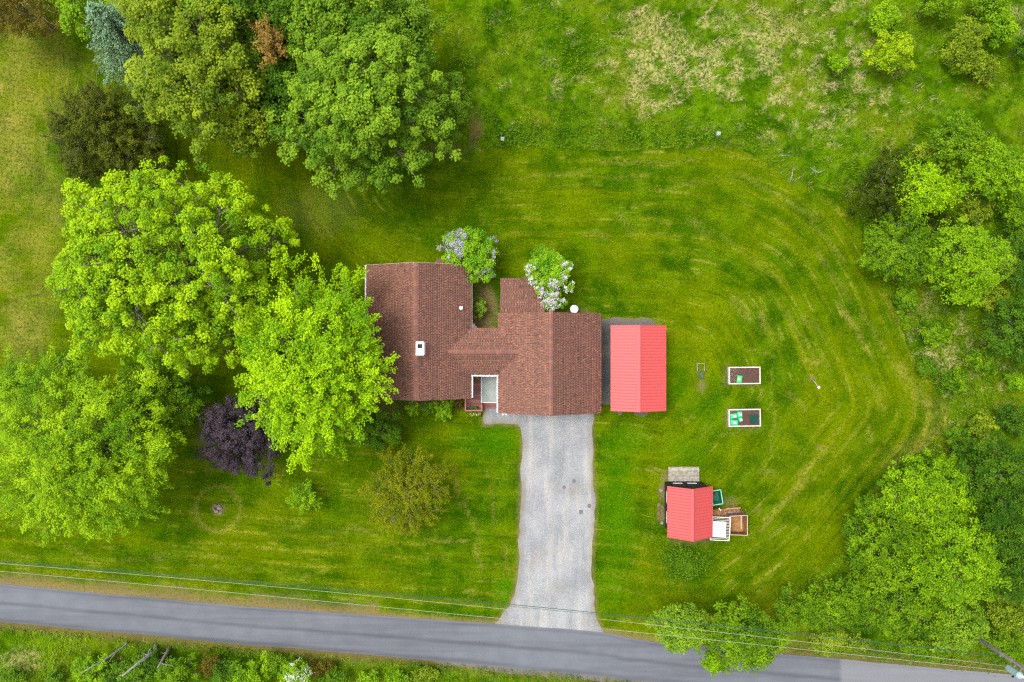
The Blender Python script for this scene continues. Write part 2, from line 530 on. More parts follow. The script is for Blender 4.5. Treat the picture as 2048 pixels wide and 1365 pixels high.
ROAD_T = px_line([tuple(p) for p in smooth_poly([(-500, 1118), (0, 1168), (350, 1200), (640, 1224), (979, 1247), (1208, 1266), (1340, 1289), (1700, 1320), (2048, 1352), (2500, 1394)], 8, False)])
ROAD_B = px_line([tuple(p) for p in smooth_poly([(-500, 1197), (0, 1244), (350, 1276), (640, 1302), (979, 1332), (1208, 1355), (1340, 1368), (1700, 1402), (2048, 1433), (2500, 1474)], 8, False)])
MOW = smooth_poly([(880, 300), (1000, 293), (1150, 290), (1320, 292), (1470, 312), (1590, 358), (1680, 425), (1745, 520), (1795, 625), (1840, 730), (1858, 815), (1832, 900), (1765, 985), (1700, 1070), (1630, 1150), (1520, 1235)], 6, False)
EDGE = px_line([tuple(p) for p in MOW]) + ROAD_T[::-1]

DRIVE_PX = [(968, 818), (968, 849), (1010, 848), (1034, 850), (1045, 860), (1044, 900), (1042, 960), (1041, 1010), (1039, 1060), (1037, 1110), (1035, 1150), (1031, 1180),
            (1020, 1212), (1005, 1230), (986, 1252), (1100, 1266), (1214, 1276), (1200, 1255), (1191, 1235), (1189, 1200), (1186, 1170), (1183, 1130), (1185, 1100), (1188, 1060), (1190, 1000),
            (1187, 960), (1185, 920), (1186, 880), (1184, 855), (1187, 838), (1188, 790), (1000, 790)]
DRIVE = px_line(DRIVE_PX)
GRAVEL_PX = [(1195, 640), (1225, 637), (1275, 635), (1306, 638), (1312, 650), (1300, 665), (1260, 700), (1262, 780), (1240, 806), (1215, 810), (1196, 806)]

STROKES = [(1560, 600, 1622, 705, 5, .45), (1678, 605, 1738, 705, 7, .6), (1722, 620, 1765, 700, 5, .5), (1770, 590, 1842, 740, 7, .5), (1800, 735, 1868, 832, 16, .55),
           (1735, 755, 1765, 815, 8, .4), (1735, 850, 1745, 885, 4, .6), (1600, 950, 1665, 895, 7, .35), (1530, 1040, 1612, 960, 9, .5), (1780, 935, 1852, 888, 12, .6),
           (1505, 1075, 1545, 1040, 6, .5), (1745, 985, 1800, 930, 8, .5), (1610, 640, 1640, 660, 12, .3), (1470, 600, 1500, 640, 12, .4), (1520, 630, 1550, 690, 12, .35),
           (1240, 430, 1265, 470, 10, .3), (1380, 440, 1420, 470, 12, .3), (1190, 465, 1215, 478, 8, .35), (960, 430, 975, 450, 6, .5), (940, 235, 962, 300, 11, .9),
           (1010, 360, 1180, 340, 4, .35), (1200, 330, 1400, 320, 4, .4), (1100, 372, 1300, 350, 3, .35), (1300, 385, 1480, 350, 4, .35), (1480, 350, 1640, 440, 5, .35),
           (1440, 470, 1560, 560, 6, .3), (1600, 420, 1690, 520, 5, .4), (1630, 500, 1700, 600, 6, .35),
           (930, 1000, 960, 1090, 5, .4), (850, 1082, 935, 1080, 5, .55), (950, 1085, 965, 1140, 6, .55), (905, 930, 920, 1010, 7, .4), (975, 940, 990, 1050, 5, .35), (1010, 1090, 1020, 1150, 5, .4),
           (930, 1180, 950, 1188, 6, .7), (700, 1050, 760, 1075, 5, .4), (130, 1090, 180, 1118, 4, .5), (180, 1118, 330, 1122, 3, .4), (380, 1130, 620, 1150, 3, .45), (300, 1110, 335, 1112, 4, .6),
           (640, 1085, 760, 1098, 3, .35), (540, 1060, 720, 1062, 3, .3), (560, 960, 585, 900, 5, .35), (20, 90, 40, 200, 14, .6), (60, 180, 90, 230, 14, .55), (5, 290, 30, 420, 16, .55), (60, 240, 120, 390, 8, .5),
           (75, 480, 110, 560, 8, .6), (60, 560, 100, 640, 8, .6), (20, 560, 40, 680, 10, .45), (100, 60, 130, 75, 8, .5), (150, 110, 175, 160, 8, .25), (1580, 790, 1610, 820, 8, .35), (1600, 720, 1640, 726, 8, .5),
           (1520, 940, 1545, 946, 8, .45), (1440, 870, 1540, 860, 3, .3), (1540, 740, 1552, 860, 4, .35), (1500, 700, 1550, 715, 3, .4), (1555, 800, 1540, 900, 4, .3)]


def lawn_attrs(x, y):
    """dry, lush, dirt and the distance from the mown edge, at ground points"""
    u = x * PPM + 1024; v = 682.5 - y * PPM
    n1 = fbm(u / 40, v / 40, 3); n2 = fbm(u / 14, v / 14, 9); n3 = fbm(u / 9, v / 9, 12)
    dry = np.zeros_like(u)
    for (u0, v0, u1, v1, wd, am) in STROKES:
        jx = (vnoise(u / 30, v / 30, 41) - .5) * 8; jy = (vnoise(u / 30, v / 30, 43) - .5) * 8
        d, _, _ = near_line(u + jx, v + jy, [(u0, v0), (u1, v1)])
        dry = np.maximum(dry, .72 * am * np.clip(1.25 - d / (wd * .85), 0, 1) * np.clip(2.2 * (n3 - .22), 0, 1.2))
    left = sstep(190, 40, u) * sstep(790, 640, v)
    dry = np.maximum(dry, left * np.clip(0.14 + 1.0 * (n1 - 0.40), 0, 0.7))
    tl = sstep(330, 180, u) * sstep(330, 200, v)
    dry = np.maximum(dry, tl * np.clip(0.5 * (n1 - 0.3), 0, 0.4))
    # the faint ring round the rock pile
    rr = np.hypot((u - 436), (v - 1018)); dry = np.maximum(dry, 0.38 * np.clip(1 - np.abs(rr - 45) / 7, 0, 1) * (n1 + .3))
    e, _, _ = near_line(u, v, [(1790, 925), (1852, 893), (1893, 850), (1897, 812)])
    dry = np.maximum(dry, 0.4 * np.clip(1 - e / 40, 0, 1) * n1 * 1.2)
    dirt = np.zeros_like(u)
    for (cu, cv, ru, rv, am) in [(436, 1018, 13, 12, 1.0), (970, 610, 26, 50, .85), (962, 640, 30, 24, 1.0), (868, 808, 75, 10, 1.0), (1624, 757, 8, 8, .9), (1638, 895, 5, 4, .8), (1326, 985, 9, 20, .9), (1324, 1030, 9, 20, .75),
                                 (1332, 955, 14, 14, .6), (1378, 1084, 50, 7, .55), (1403, 772, 9, 18, .6), (1403, 748, 9, 14, .4), (1515, 1022, 9, 6, .5), (1310, 655, 12, 14, .5), (1158, 625, 22, 12, .5), (880, 300, 60, 20, .25),
                                 (1085, 640, 60, 30, .6), (760, 820, 60, 30, .4), (1415, 292, 22, 8, .8), (420, 880, 40, 60, .25), (1452, 752, 5, 26, .4), (1454, 834, 5, 26, .4), (1490, 771, 34, 4, .35), (1490, 855, 34, 4, .35), (1460, 1005, 20, 12, .5), (640, 420, 90, 60, .15)]:
        q = np.hypot((u - cu) / ru, (v - cv) / rv) + (n2 - .5) * 0.9
        dirt = np.maximum(dirt, am * np.clip(1.6 * (1.15 - q), 0, 1))
    dd, _, _ = near_line(x, y, DRIVE, True)
    dirt = np.maximum(dirt, 0.8 * np.clip(1 - dd / 0.30, 0, 1) * (0.2 + 1.3 * n2))
    rt, _, _ = near_line(x, y, ROAD_T)
    wr = np.where(u < 760, 1.0, 0.4) * (0.35 + 1.3 * n1)
    dirt = np.maximum(dirt, 0.9 * np.clip(1.2 - rt / wr, 0, 1))
    lush = np.zeros_like(u)
    for (cu, cv, ru, rv, am) in [(1235, 1000, 45, 190, .7), (1000, 880, 60, 40, .8), (1010, 1180, 30, 40, .7), (1370, 900, 60, 50, .5), (1250, 880, 60, 40, .7), (1350, 760, 40, 90, .45), (1220, 1180, 40, 60, .6), (960, 880, 70, 30, .5), (1420, 820, 60, 60, .35), (880, 460, 120, 60, .25)]:
        q = np.hypot((u - cu) / ru, (v - cv) / rv)
        lush = np.maximum(lush, am * sstep(1.2, 0.2, q))
    return dict(dry=np.clip(dry, 0, 1), lush=np.clip(lush, 0, 1), dirt=np.clip(dirt, 0, 1))


def meadow_dry(x, y):
    u = x * PPM + 1024; v = 682.5 - y * PPM
    a = fbm(u / 30 + 3, v / 18, 71, 5); b = fbm(u / 10, v / 7, 77, 4)
    reg = 0.10 + 0.55 * np.exp(-(((u - 1500) / 260) ** 2 + ((v - 90) / 130) ** 2)) + 0.35 * np.exp(-(((u - 1310) / 70) ** 2 + ((v - 130) / 110) ** 2)) \
        + 0.22 * np.exp(-(((u - 1720) / 200) ** 2 + ((v - 230) / 90) ** 2)) + 0.25 * np.exp(-(((u - 1900) / 110) ** 2 + ((v - 700) / 130) ** 2)) + 0.3 * np.exp(-(((u - 1930) / 120) ** 2 + ((v - 780) / 120) ** 2)) + 0.5 * np.exp(-(((u - 50) / 60) ** 2 + ((v - 1325) / 30) ** 2))
    dry = sstep(0.60 - 0.24 * reg, 0.76 - 0.24 * reg, 0.5 * a + 0.5 * b) * np.clip(reg * 2.2, 0.3, 0.95)
    for (cu, cv, ru, rv, am) in [(1275, 165, 22, 50, 1.0), (1262, 200, 26, 18, .9), (1290, 60, 40, 40, .8), (1335, 85, 40, 45, .8), (1115, 168, 16, 26, .7), (1095, 125, 25, 14, .45), (1140, 65, 14, 10, .8), (1152, 85, 8, 8, .7), (868, 15, 16, 10, .9), (1005, 175, 12, 8, .7), (1280, 110, 9, 12, .8),
                                 (1490, 65, 30, 25, .7), (1560, 45, 60, 18, .7), (1600, 75, 40, 16, .6), (1450, 40, 25, 30, .5), (1530, 110, 40, 14, .5), (1420, 260, 20, 12, .5), (1540, 145, 12, 12, .8), (1665, 290, 18, 9, .9), (1700, 245, 20, 6, .7), (1935, 690, 8, 22, .8), (1855, 600, 14, 30, .8), (45, 1315, 45, 22, .9), (60, 1330, 25, 25, .8), (2030, 30, 20, 20, .8), (2040, 65, 14, 14, .8)]:
        q = np.hypot((u - cu) / ru, (v - cv) / rv) + (b - .5) * 1.2
        dry = np.maximum(dry, .85 * am * np.clip(1.5 * (1.0 - q), 0, 1) * (.35 + 1.1 * b))
    return np.clip(dry, 0, 1)


# ground sheet to the horizon, fine where the photograph looks
def axis(lo, hi, step, far):
    fine = np.arange(lo, hi + 1e-6, step)
    g = [step * 1.6 ** k for k in range(1, 40)]
    out, acc = [], 0
    for s in g:
        acc += s
        if acc > far: break
        out.append(acc)
    out = np.array(out)
    return np.concatenate([lo - out[::-1], fine, hi + out])


gx, gy = axis(-46, 48, 0.34, 900), axis(-33, 34, 0.34, 900)
X, Y = np.meshgrid(gx, gy)
inl = in_poly(X, Y, LAWN)
de, _, _ = near_line(X, Y, LAWN, True)
rd = in_poly(X, Y, ROAD_T + ROAD_B[::-1])
dr, _, _ = near_line(X, Y, [((a[0] + b[0]) / 2, (a[1] + b[1]) / 2) for a, b in zip(ROAD_T, ROAD_B)])
out = np.where(inl, 0, de) * sstep(1.7, 3.5, dr)
Z = (fbm(X / 2.2, Y / 2.2, 19) * 0.22) * sstep(0.1, 1.6, out) * sstep(60, 40, np.hypot(X, Y))
mdry = meadow_dry(X, Y)
rb, _, _ = near_line(X, Y, ROAD_B); rtd, _, _ = near_line(X, Y, ROAD_T)
mdirt = np.clip(1.35 - rb / (0.75 * (0.4 + fbm(X / 2, Y / 2, 31))), 0, 1) * 0.85
_u, _v = X * PPM + 1024, 682.5 - Y * PPM
mdirt = np.maximum(mdirt, .95 * np.clip(1.5 * (1.1 - np.hypot((_u - 950) / 15, (_v - 262) / 40) - (fbm(X * 1.5, Y * 1.5, 33) - .5)), 0, 1))
mdirt = np.maximum(mdirt, np.clip(1.2 - rtd / (1.2 * (0.3 + fbm(X / 2, Y / 2, 31))), 0, 1) * 0.85)
nx, ny = len(gx), len(gy)
i, j = np.meshgrid(np.arange(nx - 1), np.arange(ny - 1))
q = (j * nx + i).ravel()
F = np.stack([q, q + 1, q + nx + 1, q + nx], 1)
me = np_mesh('ground', np.stack([X, Y, Z], -1).reshape(-1, 3), F, M['meadow'], vert_attr=dict(dry=mdry.ravel(), dirt=mdirt.ravel()), smooth=True)
tag(link('ground', me), 'rough meadow ground of green grass and dry straw round the lawn', kind='structure')

# lawn sheet
gx, gy = np.arange(-47, 37, 0.25), np.arange(-26, 34, 0.25)
X, Y = np.meshgrid(gx, gy); nx, ny = len(gx), len(gy)
i, j = np.meshgrid(np.arange(nx - 1), np.arange(ny - 1))
q = (j * nx + i).ravel()
F = np.stack([q, q + 1, q + nx + 1, q + nx], 1)
xc, yc = X.ravel()[F].mean(1), Y.ravel()[F].mean(1)
keep = in_poly(xc, yc, LAWN)
x, y = X.ravel().copy(), Y.ravel().copy()
used_in = np.zeros(len(x), bool); used_in[F[keep].ravel()] = True
used_out = np.zeros(len(x), bool); used_out[F[~keep].ravel()] = True
b = used_in & used_out
_, bx, by = near_line(x[b], y[b], LAWN, True)
x[b], y[b] = bx, by
F = F[keep]
idx = np.unique(F); remap = np.zeros(len(x), int); remap[idx] = np.arange(len(idx)); F = remap[F]
x, y = x[idx], y[idx]
at = lawn_attrs(x, y)
at['edge'], _, _ = near_line(x, y, EDGE)
me = np_mesh('lawn', np.stack([x, y, np.full_like(x, 0.012)], -1), F, M['lawn'], vert_attr=at)
tag(link('lawn', me), 'mown green lawn with mower swaths round the house', kind='structure')


def strip(name, top, bot, z, mat, across=10, thick=None, patch_u=None):
    T, B = np.array(top), np.array(bot); n = len(T)
    f = np.linspace(0, 1, across + 1)
    XY = T[:, None, :] * (1 - f)[None, :, None] + B[:, None, :] * f[None, :, None]
    crown = 0.03 * (1 - (2 * f - 1) ** 2)
    V = np.concatenate([XY, np.broadcast_to((z + crown)[None, :, None], (n, across + 1, 1))], -1).reshape(-1, 3)
    i, j = np.meshgrid(np.arange(n - 1), np.arange(across), indexing='ij')
    q = (i * (across + 1) + j).ravel()
    F = np.stack([q, q + across + 1, q + across + 2, q + 1], 1)[:, ::-1]
    F = F[:, ::-1] if False else F
    a = np.broadcast_to(f[None], (n, across + 1)).ravel()
    u = V[:, 0] * PPM + 1024
    me = np_mesh(name, V, F, mat, vert_attr=dict(across=a, patch=(u > patch_u).astype(float) if patch_u else np.zeros(len(V))))
    return link(name, me)


# densify the road so that the seam of the newer asphalt is sharp
def densify(p, step=0.35):
    p = np.array(p); out = [p[0]]
    for a, b in zip(p[:-1], p[1:]):
        m = max(1, int(np.hypot(*(b - a)) / 0.4))
        out += [a + (b - a) * k / m for k in range(1, m + 1)]
    return np.array(out)


Tn, Bn = np.array(ROAD_T), np.array(ROAD_B)
tt = np.linspace(0, len(Tn) - 1, 420)
rs = np.random.default_rng(2)
def resamp(A, jit):
    o = np.stack([np.interp(tt, np.arange(len(A)), A[:, k]) for k in (0, 1)], -1)
    o[:, 1] += (fbm(tt * 0.35, tt * 0, 5) - .5) * jit
    return o
tag(strip('road', resamp(Tn, 0.14), resamp(Bn, 0.16), 0.03, M['asphalt'], 10, patch_u=1681), 'narrow grey asphalt road along the bottom of the picture', kind='structure')


def sheet(name, poly, z, mat, step=0.3, jit=0.0, seed=1, label=None):
    poly = [tuple(p) for p in poly]
    dense = []
    for k in range(len(poly)):
        a, b = np.array(poly[k]), np.array(poly[(k + 1) % len(poly)])
        m = max(1, int(np.hypot(*(b - a)) / 0.22))
        dense += [tuple(a + (b - a) * t / m) for t in range(m)]
    if jit:
        d = np.array(dense); r = np.random.default_rng(seed)
        s = r.normal(0, jit, d.shape); s = (s + np.roll(s, 1, 0) + np.roll(s, -1, 0)) / 2
        dense = [tuple(p) for p in d + s]
    xs = [p[0] for p in dense]; ys = [p[1] for p in dense]
    gx, gy = np.arange(min(xs) - step, max(xs) + step, step), np.arange(min(ys) - step, max(ys) + step, step)
    X, Y = np.meshgrid(gx, gy); nx, ny = len(gx), len(gy)
    i, j = np.meshgrid(np.arange(nx - 1), np.arange(ny - 1)); q = (j * nx + i).ravel()
    F = np.stack([q, q + 1, q + nx + 1, q + nx], 1)
    keep = in_poly(X.ravel()[F].mean(1), Y.ravel()[F].mean(1), dense)
    x, y = X.ravel().copy(), Y.ravel().copy()
    a = np.zeros(len(x), bool); a[F[keep].ravel()] = True
    b = np.zeros(len(x), bool); b[F[~keep].ravel()] = True
    b &= a
    _, bx, by = near_line(x[b], y[b], dense, True); x[b], y[b] = bx, by
    F = F[keep]; idx = np.unique(F); rm = np.zeros(len(x), int); rm[idx] = np.arange(len(idx)); F = rm[F]
    x, y = x[idx], y[idx]
    e, _, _ = near_line(x, y, dense, True)
    dirt = np.clip(1 - e / 0.5, 0, 1) * fbm(x * 1.5, y * 1.5, 8) * 1.3
    return link(name, np_mesh(name, np.stack([x, y, np.full_like(x, z)], -1), F, mat, vert_attr=dict(dirt=dirt)))


tag(sheet('driveway', DRIVE, 0.022, M['drive'], 0.2, 0.05, 3), 'pale grey gravel driveway from the garage down to the road', kind='structure')
tag(sheet('gravel_strip', px_line(GRAVEL_PX), 0.018, M['gravel'], 0.2, 0.05, 4), 'dark grey gravel strip between the house and the red roofed carport', kind='structure')
tag(sheet('gravel_patch', px_line([(1233, 818), (1245, 819), (1243, 830), (1236, 832)]), 0.018, M['gravel'], 0.12, 0.03, 6), 'small gravel patch at the south end of the carport', kind='structure')
tag(sheet('gravel_patch', px_line([(1268, 820), (1296, 822), (1294, 832), (1284, 834), (1270, 830)]), 0.018, M['gravel'], 0.12, 0.03, 7), 'gravel patch under the carport ridge end', kind='structure')
tag(sheet('roadside_gravel', px_line([(860, 1318), (979, 1328), (1208, 1352), (1330, 1364), (1320, 1376), (1180, 1362), (1000, 1347), (880, 1330)]), 0.02, M['gravel'], 0.12, 0.06, 10), 'grey gravel verge along the far side of the road', kind='structure')

# oil spots on the driveway
M['oil'] = simple('oil_stain', C(124, 126, 130), 0.2, 6.0, 0.7)
for (u, v, r, lab) in [(1128, 975, 3.6, 'dark round oil spot on the driveway, second from the top'), (1148, 963, 3.8, 'dark round oil spot on the driveway, topmost of four'), (1162, 1024, 4.2, 'dark oval oil spot on the driveway, lowest of four'), (1179, 1012, 4.0, 'dark oil spot on the driveway nearest its right edge')]:
    x, y = PXY(u, v); rr = np.random.default_rng(int(u)); n = 14
    poly = [(math.cos(a) * mpx(r) * rr.uniform(.85, 1.2), math.sin(a) * mpx(r) * rr.uniform(.9, 1.3)) for a in np.linspace(0, 2 * math.pi, n, endpoint=False)]
    mb = MB(); mb.add([(px_, py_, 0) for px_, py_ in poly], [tuple(range(n))])
    o = mb.build('oil_stain', M['oil'], loc=(x, y, 0.027)); tag(o, lab, 'stain', 'oil spots on the driveway')

# ------------------------------------------------------------------ foliage
def unit(v): return v / (np.linalg.norm(v, axis=-1, keepdims=True) + 1e-9)


def dome_dirs(n, rng, zmin=-0.3):
    """directions whose tops, seen from above, spread evenly over the crown; the rest round its flanks"""
    nt = int(n * 0.74); k = np.arange(n)
    f = (k[:nt] + 0.5) / nt
    r1 = np.sqrt(f) * 0.97; z1 = np.sqrt(1 - r1 * r1)
    z2 = rng.uniform(zmin, 0.3, n - nt); r2 = np.sqrt(1 - z2 * z2)
    r, z = np.concatenate([r1, r2]), np.concatenate([z1, z2])
    a = k * 2.399963 + rng.uniform(0, 6.28)
    return unit(np.stack([r * np.cos(a), r * np.sin(a), z], -1) + rng.normal(0, 0.09, (n, 3)))


def leaves_mesh(name, p, n, t, L, W, tint, mat):
    n = unit(n); t = t - n * (t * n).sum(-1, keepdims=True); t = unit(t); b = np.cross(n, t)
    L = L[:, None] / 2; W = W[:, None] / 2
    V = np.stack([p - t * L, p + b * W + t * L * 0.15, p + t * L, p - b * W + t * L * 0.15], 1).reshape(-1, 3)
    F = np.arange(len(p) * 4).reshape(-1, 4)
    return np_mesh(name, V, F, mat, face_attr=dict(tint=tint))


def crown_points(rng, R_, rz, boughs, clumps, leaves, style, rc, zc, lobes, bough_r=0.36, gap=0.0, zmin=-0.3, lean=0.0):
    """leaf centres, facing, growing direction, clump tints; local to the trunk's foot"""
    rx, ry = R_
    D = dome_dirs(boughs, rng, zmin)
    ang = np.arctan2(D[:, 1], D[:, 0])
    ph = rng.uniform(0, 6.28, 5)
    out = 1 + lobes * (0.6 * np.sin(2 * ang + ph[0]) + 0.6 * np.sin(3 * ang + ph[1]) + 0.5 * np.sin(5 * ang + ph[2]) + 0.5 * np.sin(8 * ang + ph[3])) + rng.normal(0, 0.05, boughs)
    S = np.array([rx, ry, rz])
    Rm = (rx + ry) / 2
    B = D * S * (0.66 + rng.uniform(-.14, .10, (boughs, 1))) * out[:, None]
    B[:, 2] += zc
    br = bough_r * Rm * rng.uniform(0.75, 1.2, boughs)
    # clumps on each bough
    nb = boughs * clumps
    bi = np.repeat(np.arange(boughs), clumps)
    d2 = unit(rng.normal(0, 1, (nb, 3)) + 0.75 * D[bi] + np.array([0, 0, 0.55]))
    Cc = B[bi] + d2 * (br[bi] * rng.uniform(0.55, 1.05, nb))[:, None] * np.array([1, 1, 0.75])
    Cc = Cc + d2 * (rng.uniform(0, 1, nb) < 0.14)[:, None] * rng.uniform(0.3, 1.0, (nb, 1)) * rc * 1.1
    if gap:
        keepc = rng.uniform(0, 1, nb) > gap
        Cc, bi, d2 = Cc[keepc], bi[keepc], d2[keepc]; nb = len(Cc)
    ct = np.clip(rng.normal(0.5, 0.22, nb) + rng.normal(0, 0.16, boughs)[bi], 0, 1)
    N = nb * leaves
    ci = np.repeat(np.arange(nb), leaves)
    outward = unit(Cc - np.array([0, 0, zc - rz * 0.5]))
    if style == 'clump':
        d3 = unit(rng.normal(0, 1, (N, 3)) + 0.5 * outward[ci] + np.array([0, 0, 0.5]))
        rr = rc * rng.uniform(0.55, 1.4, nb)[ci] * rng.uniform(0.35, 1.05, N)
        p = Cc[ci] + d3 * rr[:, None]
        nrm = 0.8 * d3 + np.array([0, 0, 1.1]) + rng.normal(0, 0.34, (N, 3))
        t = rng.normal(0, 1, (N, 3))
    else:                                   # sprays: leaves along outward shoots
        sd_ = unit(outward * np.array([1, 1, 0.55]) + rng.normal(0, 0.42, (nb, 3)) + np.array([0, 0, lean]))
        s = rng.uniform(-0.7, 1.0, N)
        ln = (rc * rng.uniform(0.8, 1.6, nb))[ci]
        wd = rc * 0.24 * (1.15 - 0.6 * np.abs(s))
        p = Cc[ci] + sd_[ci] * (s * ln)[:, None] + rng.normal(0, 1, (N, 3)) * wd[:, None]
        p[:, 2] -= 0.16 * ln * np.clip(s, 0, 1) ** 2
        nrm = np.array([0, 0, 1.0]) + rng.normal(0, 0.38, (N, 3)) + 0.25 * outward[ci]
        t = sd_[ci] + rng.normal(0, 0.45, (N, 3))
    tint = np.clip(ct[ci] + rng.normal(0, 0.16, N), 0, 1)
    # a second, inner layer of leaves on the lower boughs closes the crown
    ni = int(N * 0.28)
    di = unit(rng.normal(0, 1, (ni, 3)) + np.array([0, 0, .25]))
    rad = rng.uniform(0.25, 0.66, ni) ** .8
    pi_ = di * S * rad[:, None] * (1 + lobes * .5 * np.sin(2 * np.arctan2(di[:, 1], di[:, 0]) + ph[0]))[:, None] * np.array([1.05, 1.05, .8]); pi_[:, 2] += zc - 0.12 * rz
    p = np.concatenate([p, pi_]); nrm = np.concatenate([nrm, np.array([0, 0, 1.]) + rng.normal(0, .5, (ni, 3))]); t = np.concatenate([t, rng.normal(0, 1, (ni, 3))]); tint = np.concatenate([tint, np.clip(rng.normal(.45, .2, ni), 0, 1)])
    return p, nrm, t, tint, B, br, Cc, bi


def limbs(rng, z0, B, Cc, bi, tr, zsplit, lean=(0, 0), twigs=0.35, twig_r=0.018, extra=0, Rm=3.0):
    Vs, Fs, o = [], [], 0

    def put(pts, rad, n):
        nonlocal o
        V, F = tube_np(np.array(pts), np.array(rad), n); Vs.append(V); Fs.append(F + o); o += len(V)
    top = np.array([lean[0], lean[1], zsplit])
    zt = max(B[:, 2].max() * 0.86, zsplit * 1.1)
    put([[0, 0, -0.15], [0, 0, 0.12], [lean[0] * .3, lean[1] * .3, zsplit * .5], top, [lean[0] * 1.3, lean[1] * 1.3, zt]], [tr * 1.5, tr * 1.15, tr * .95, tr * .8, tr * .15], 9)
    for k in range(len(B)):
        b = B[k]; f = rng.uniform(0.0, 0.55); s = top * (1 - f) + np.array([lean[0] * 1.3, lean[1] * 1.3, zt]) * f
        if s[2] > b[2] - 0.15: s = np.array([lean[0], lean[1], max(zsplit * .8, min(b[2] - 0.3, zsplit))])
        m1 = s * .6 + b * .4 + rng.normal(0, 0.12, 3) * Rm * .3 + np.array([0, 0, Rm * 0.06]); m2 = s * .25 + b * .75 + rng.normal(0, .08, 3) * Rm * .3
        put([s, m1, m2, b], [tr * .36, tr * .24, tr * .15, tr * .08], 5)
    sel = np.nonzero(rng.uniform(0, 1, len(Cc)) < twigs)[0]
    for k in sel:
        b, c = B[bi[k]], Cc[k]
        m = (b + c) / 2 + rng.normal(0, 0.12, 3)
        put([b, m, c + (c - b) * 0.12], [twig_r * 1.7, twig_r * 1.2, twig_r * .5], 3)
    for k in range(extra):                  # bare twigs that stick out of the crown
        b = B[rng.integers(len(B))]; d = unit(b - np.array([0, 0, zsplit * .7])) + rng.normal(0, .35, 3)
        e = b + d * Rm * rng.uniform(.2, .42); m = (b + e) / 2 + rng.normal(0, .15, 3)
        put([b, m, e], [twig_r * 1.4, twig_r, twig_r * .4], 3)
    return np.concatenate(Vs), np.concatenate(Fs)


BUDGET = [0]


def tree(name, label, cat, uv, rpx, zmid, ztop, zlow, mat, style='clump', boughs=22, clumps=9, leaves=60, leaf=(0.2, 0.16), rc=0.5, lobes=0.1, bough_r=0.36, gap=0.16,
         seed=1, tr=0.2, twigs=0.3, extra=0, barkm='bark', group=None, zmin=-0.3, lean=0.0, twig_r=0.018, blossom=None):
    rng = np.random.default_rng(seed)
    leaf = (leaf[0] * .82, leaf[1] * .82); leaves = int(leaves * 1.06)
    x, y = PXY(uv[0], uv[1], zmid)
    rx, ry = mpx(rpx[0], zmid), mpx(rpx[1], zmid)
    Rm = (rx + ry) / 2
    rz = max(ztop - zmid, 0.3)
    # the boughs reach 0.66 of the ellipsoid plus their own radius: scale so that the outline meets the photograph
    k = 1.0 / (0.64 + bough_r * 0.78 + 0.6 * rc / Rm)
    p, n, t, tint, B, br, Cc, bi = crown_points(rng, (rx * k, ry * k), rz * k * 0.9, boughs, clumps, leaves, style, rc, zmid, lobes, bough_r * k, gap, zmin, lean)
    low = p[:, 2] < zlow
    p[low, 2] = zlow + rng.uniform(0, 0.35 * (ztop - zlow), low.sum()) * 0.5
    B[:, 2] = np.maximum(B[:, 2], zlow); Cc[:, 2] = np.maximum(Cc[:, 2], zlow)
    root = empty(name, (x, y, 0), 0, label, cat, group)
    V, F = limbs(rng, 0, B, Cc, bi, tr, zlow * 0.9 + 0.12 * (ztop - zlow), (rng.normal(0, .1) * Rm * .3, rng.normal(0, .1) * Rm * .3), twigs, twig_r, extra, Rm)
    link('trunk', np_mesh('trunk', V, F, M[barkm], smooth=True), None, root)
    N = len(p)
    L = leaf[0] * rng.uniform(0.65, 1.3, N); W = leaf[1] * rng.uniform(0.65, 1.3, N)
    crown = link('crown', leaves_mesh('crown', p, n, t, L, W, tint, mat), None, root)
    BUDGET[0] += 2 * N + len(F) * 2
    if blossom:
        bm_, cnt, sel, sz = blossom
        ok = np.nonzero(sel(Cc))[0]
        if len(ok):
            pick = rng.choice(ok, min(cnt, len(ok) * 3))
            base = Cc[pick] + unit(rng.normal(0, 1, (len(pick), 3)) + np.array([0, 0, 1.4])) * rc * 1.0
            mI = np.repeat(np.arange(len(pick)), 22)
            pp = base[mI] + rng.normal(0, 1, (len(mI), 3)) * np.array([sz, sz, sz * 1.2])
            o = link('blossom', leaves_mesh('blossom', pp, np.array([0, 0, 1.]) + rng.normal(0, .6, pp.shape), rng.normal(0, 1, pp.shape), np.full(len(pp), 0.075), np.full(len(pp), 0.065), np.clip(rng.normal(.5, .25, len(pick)), 0, 1)[mI], bm_), None, root)
            o['kind'] = 'stuff'
    return root


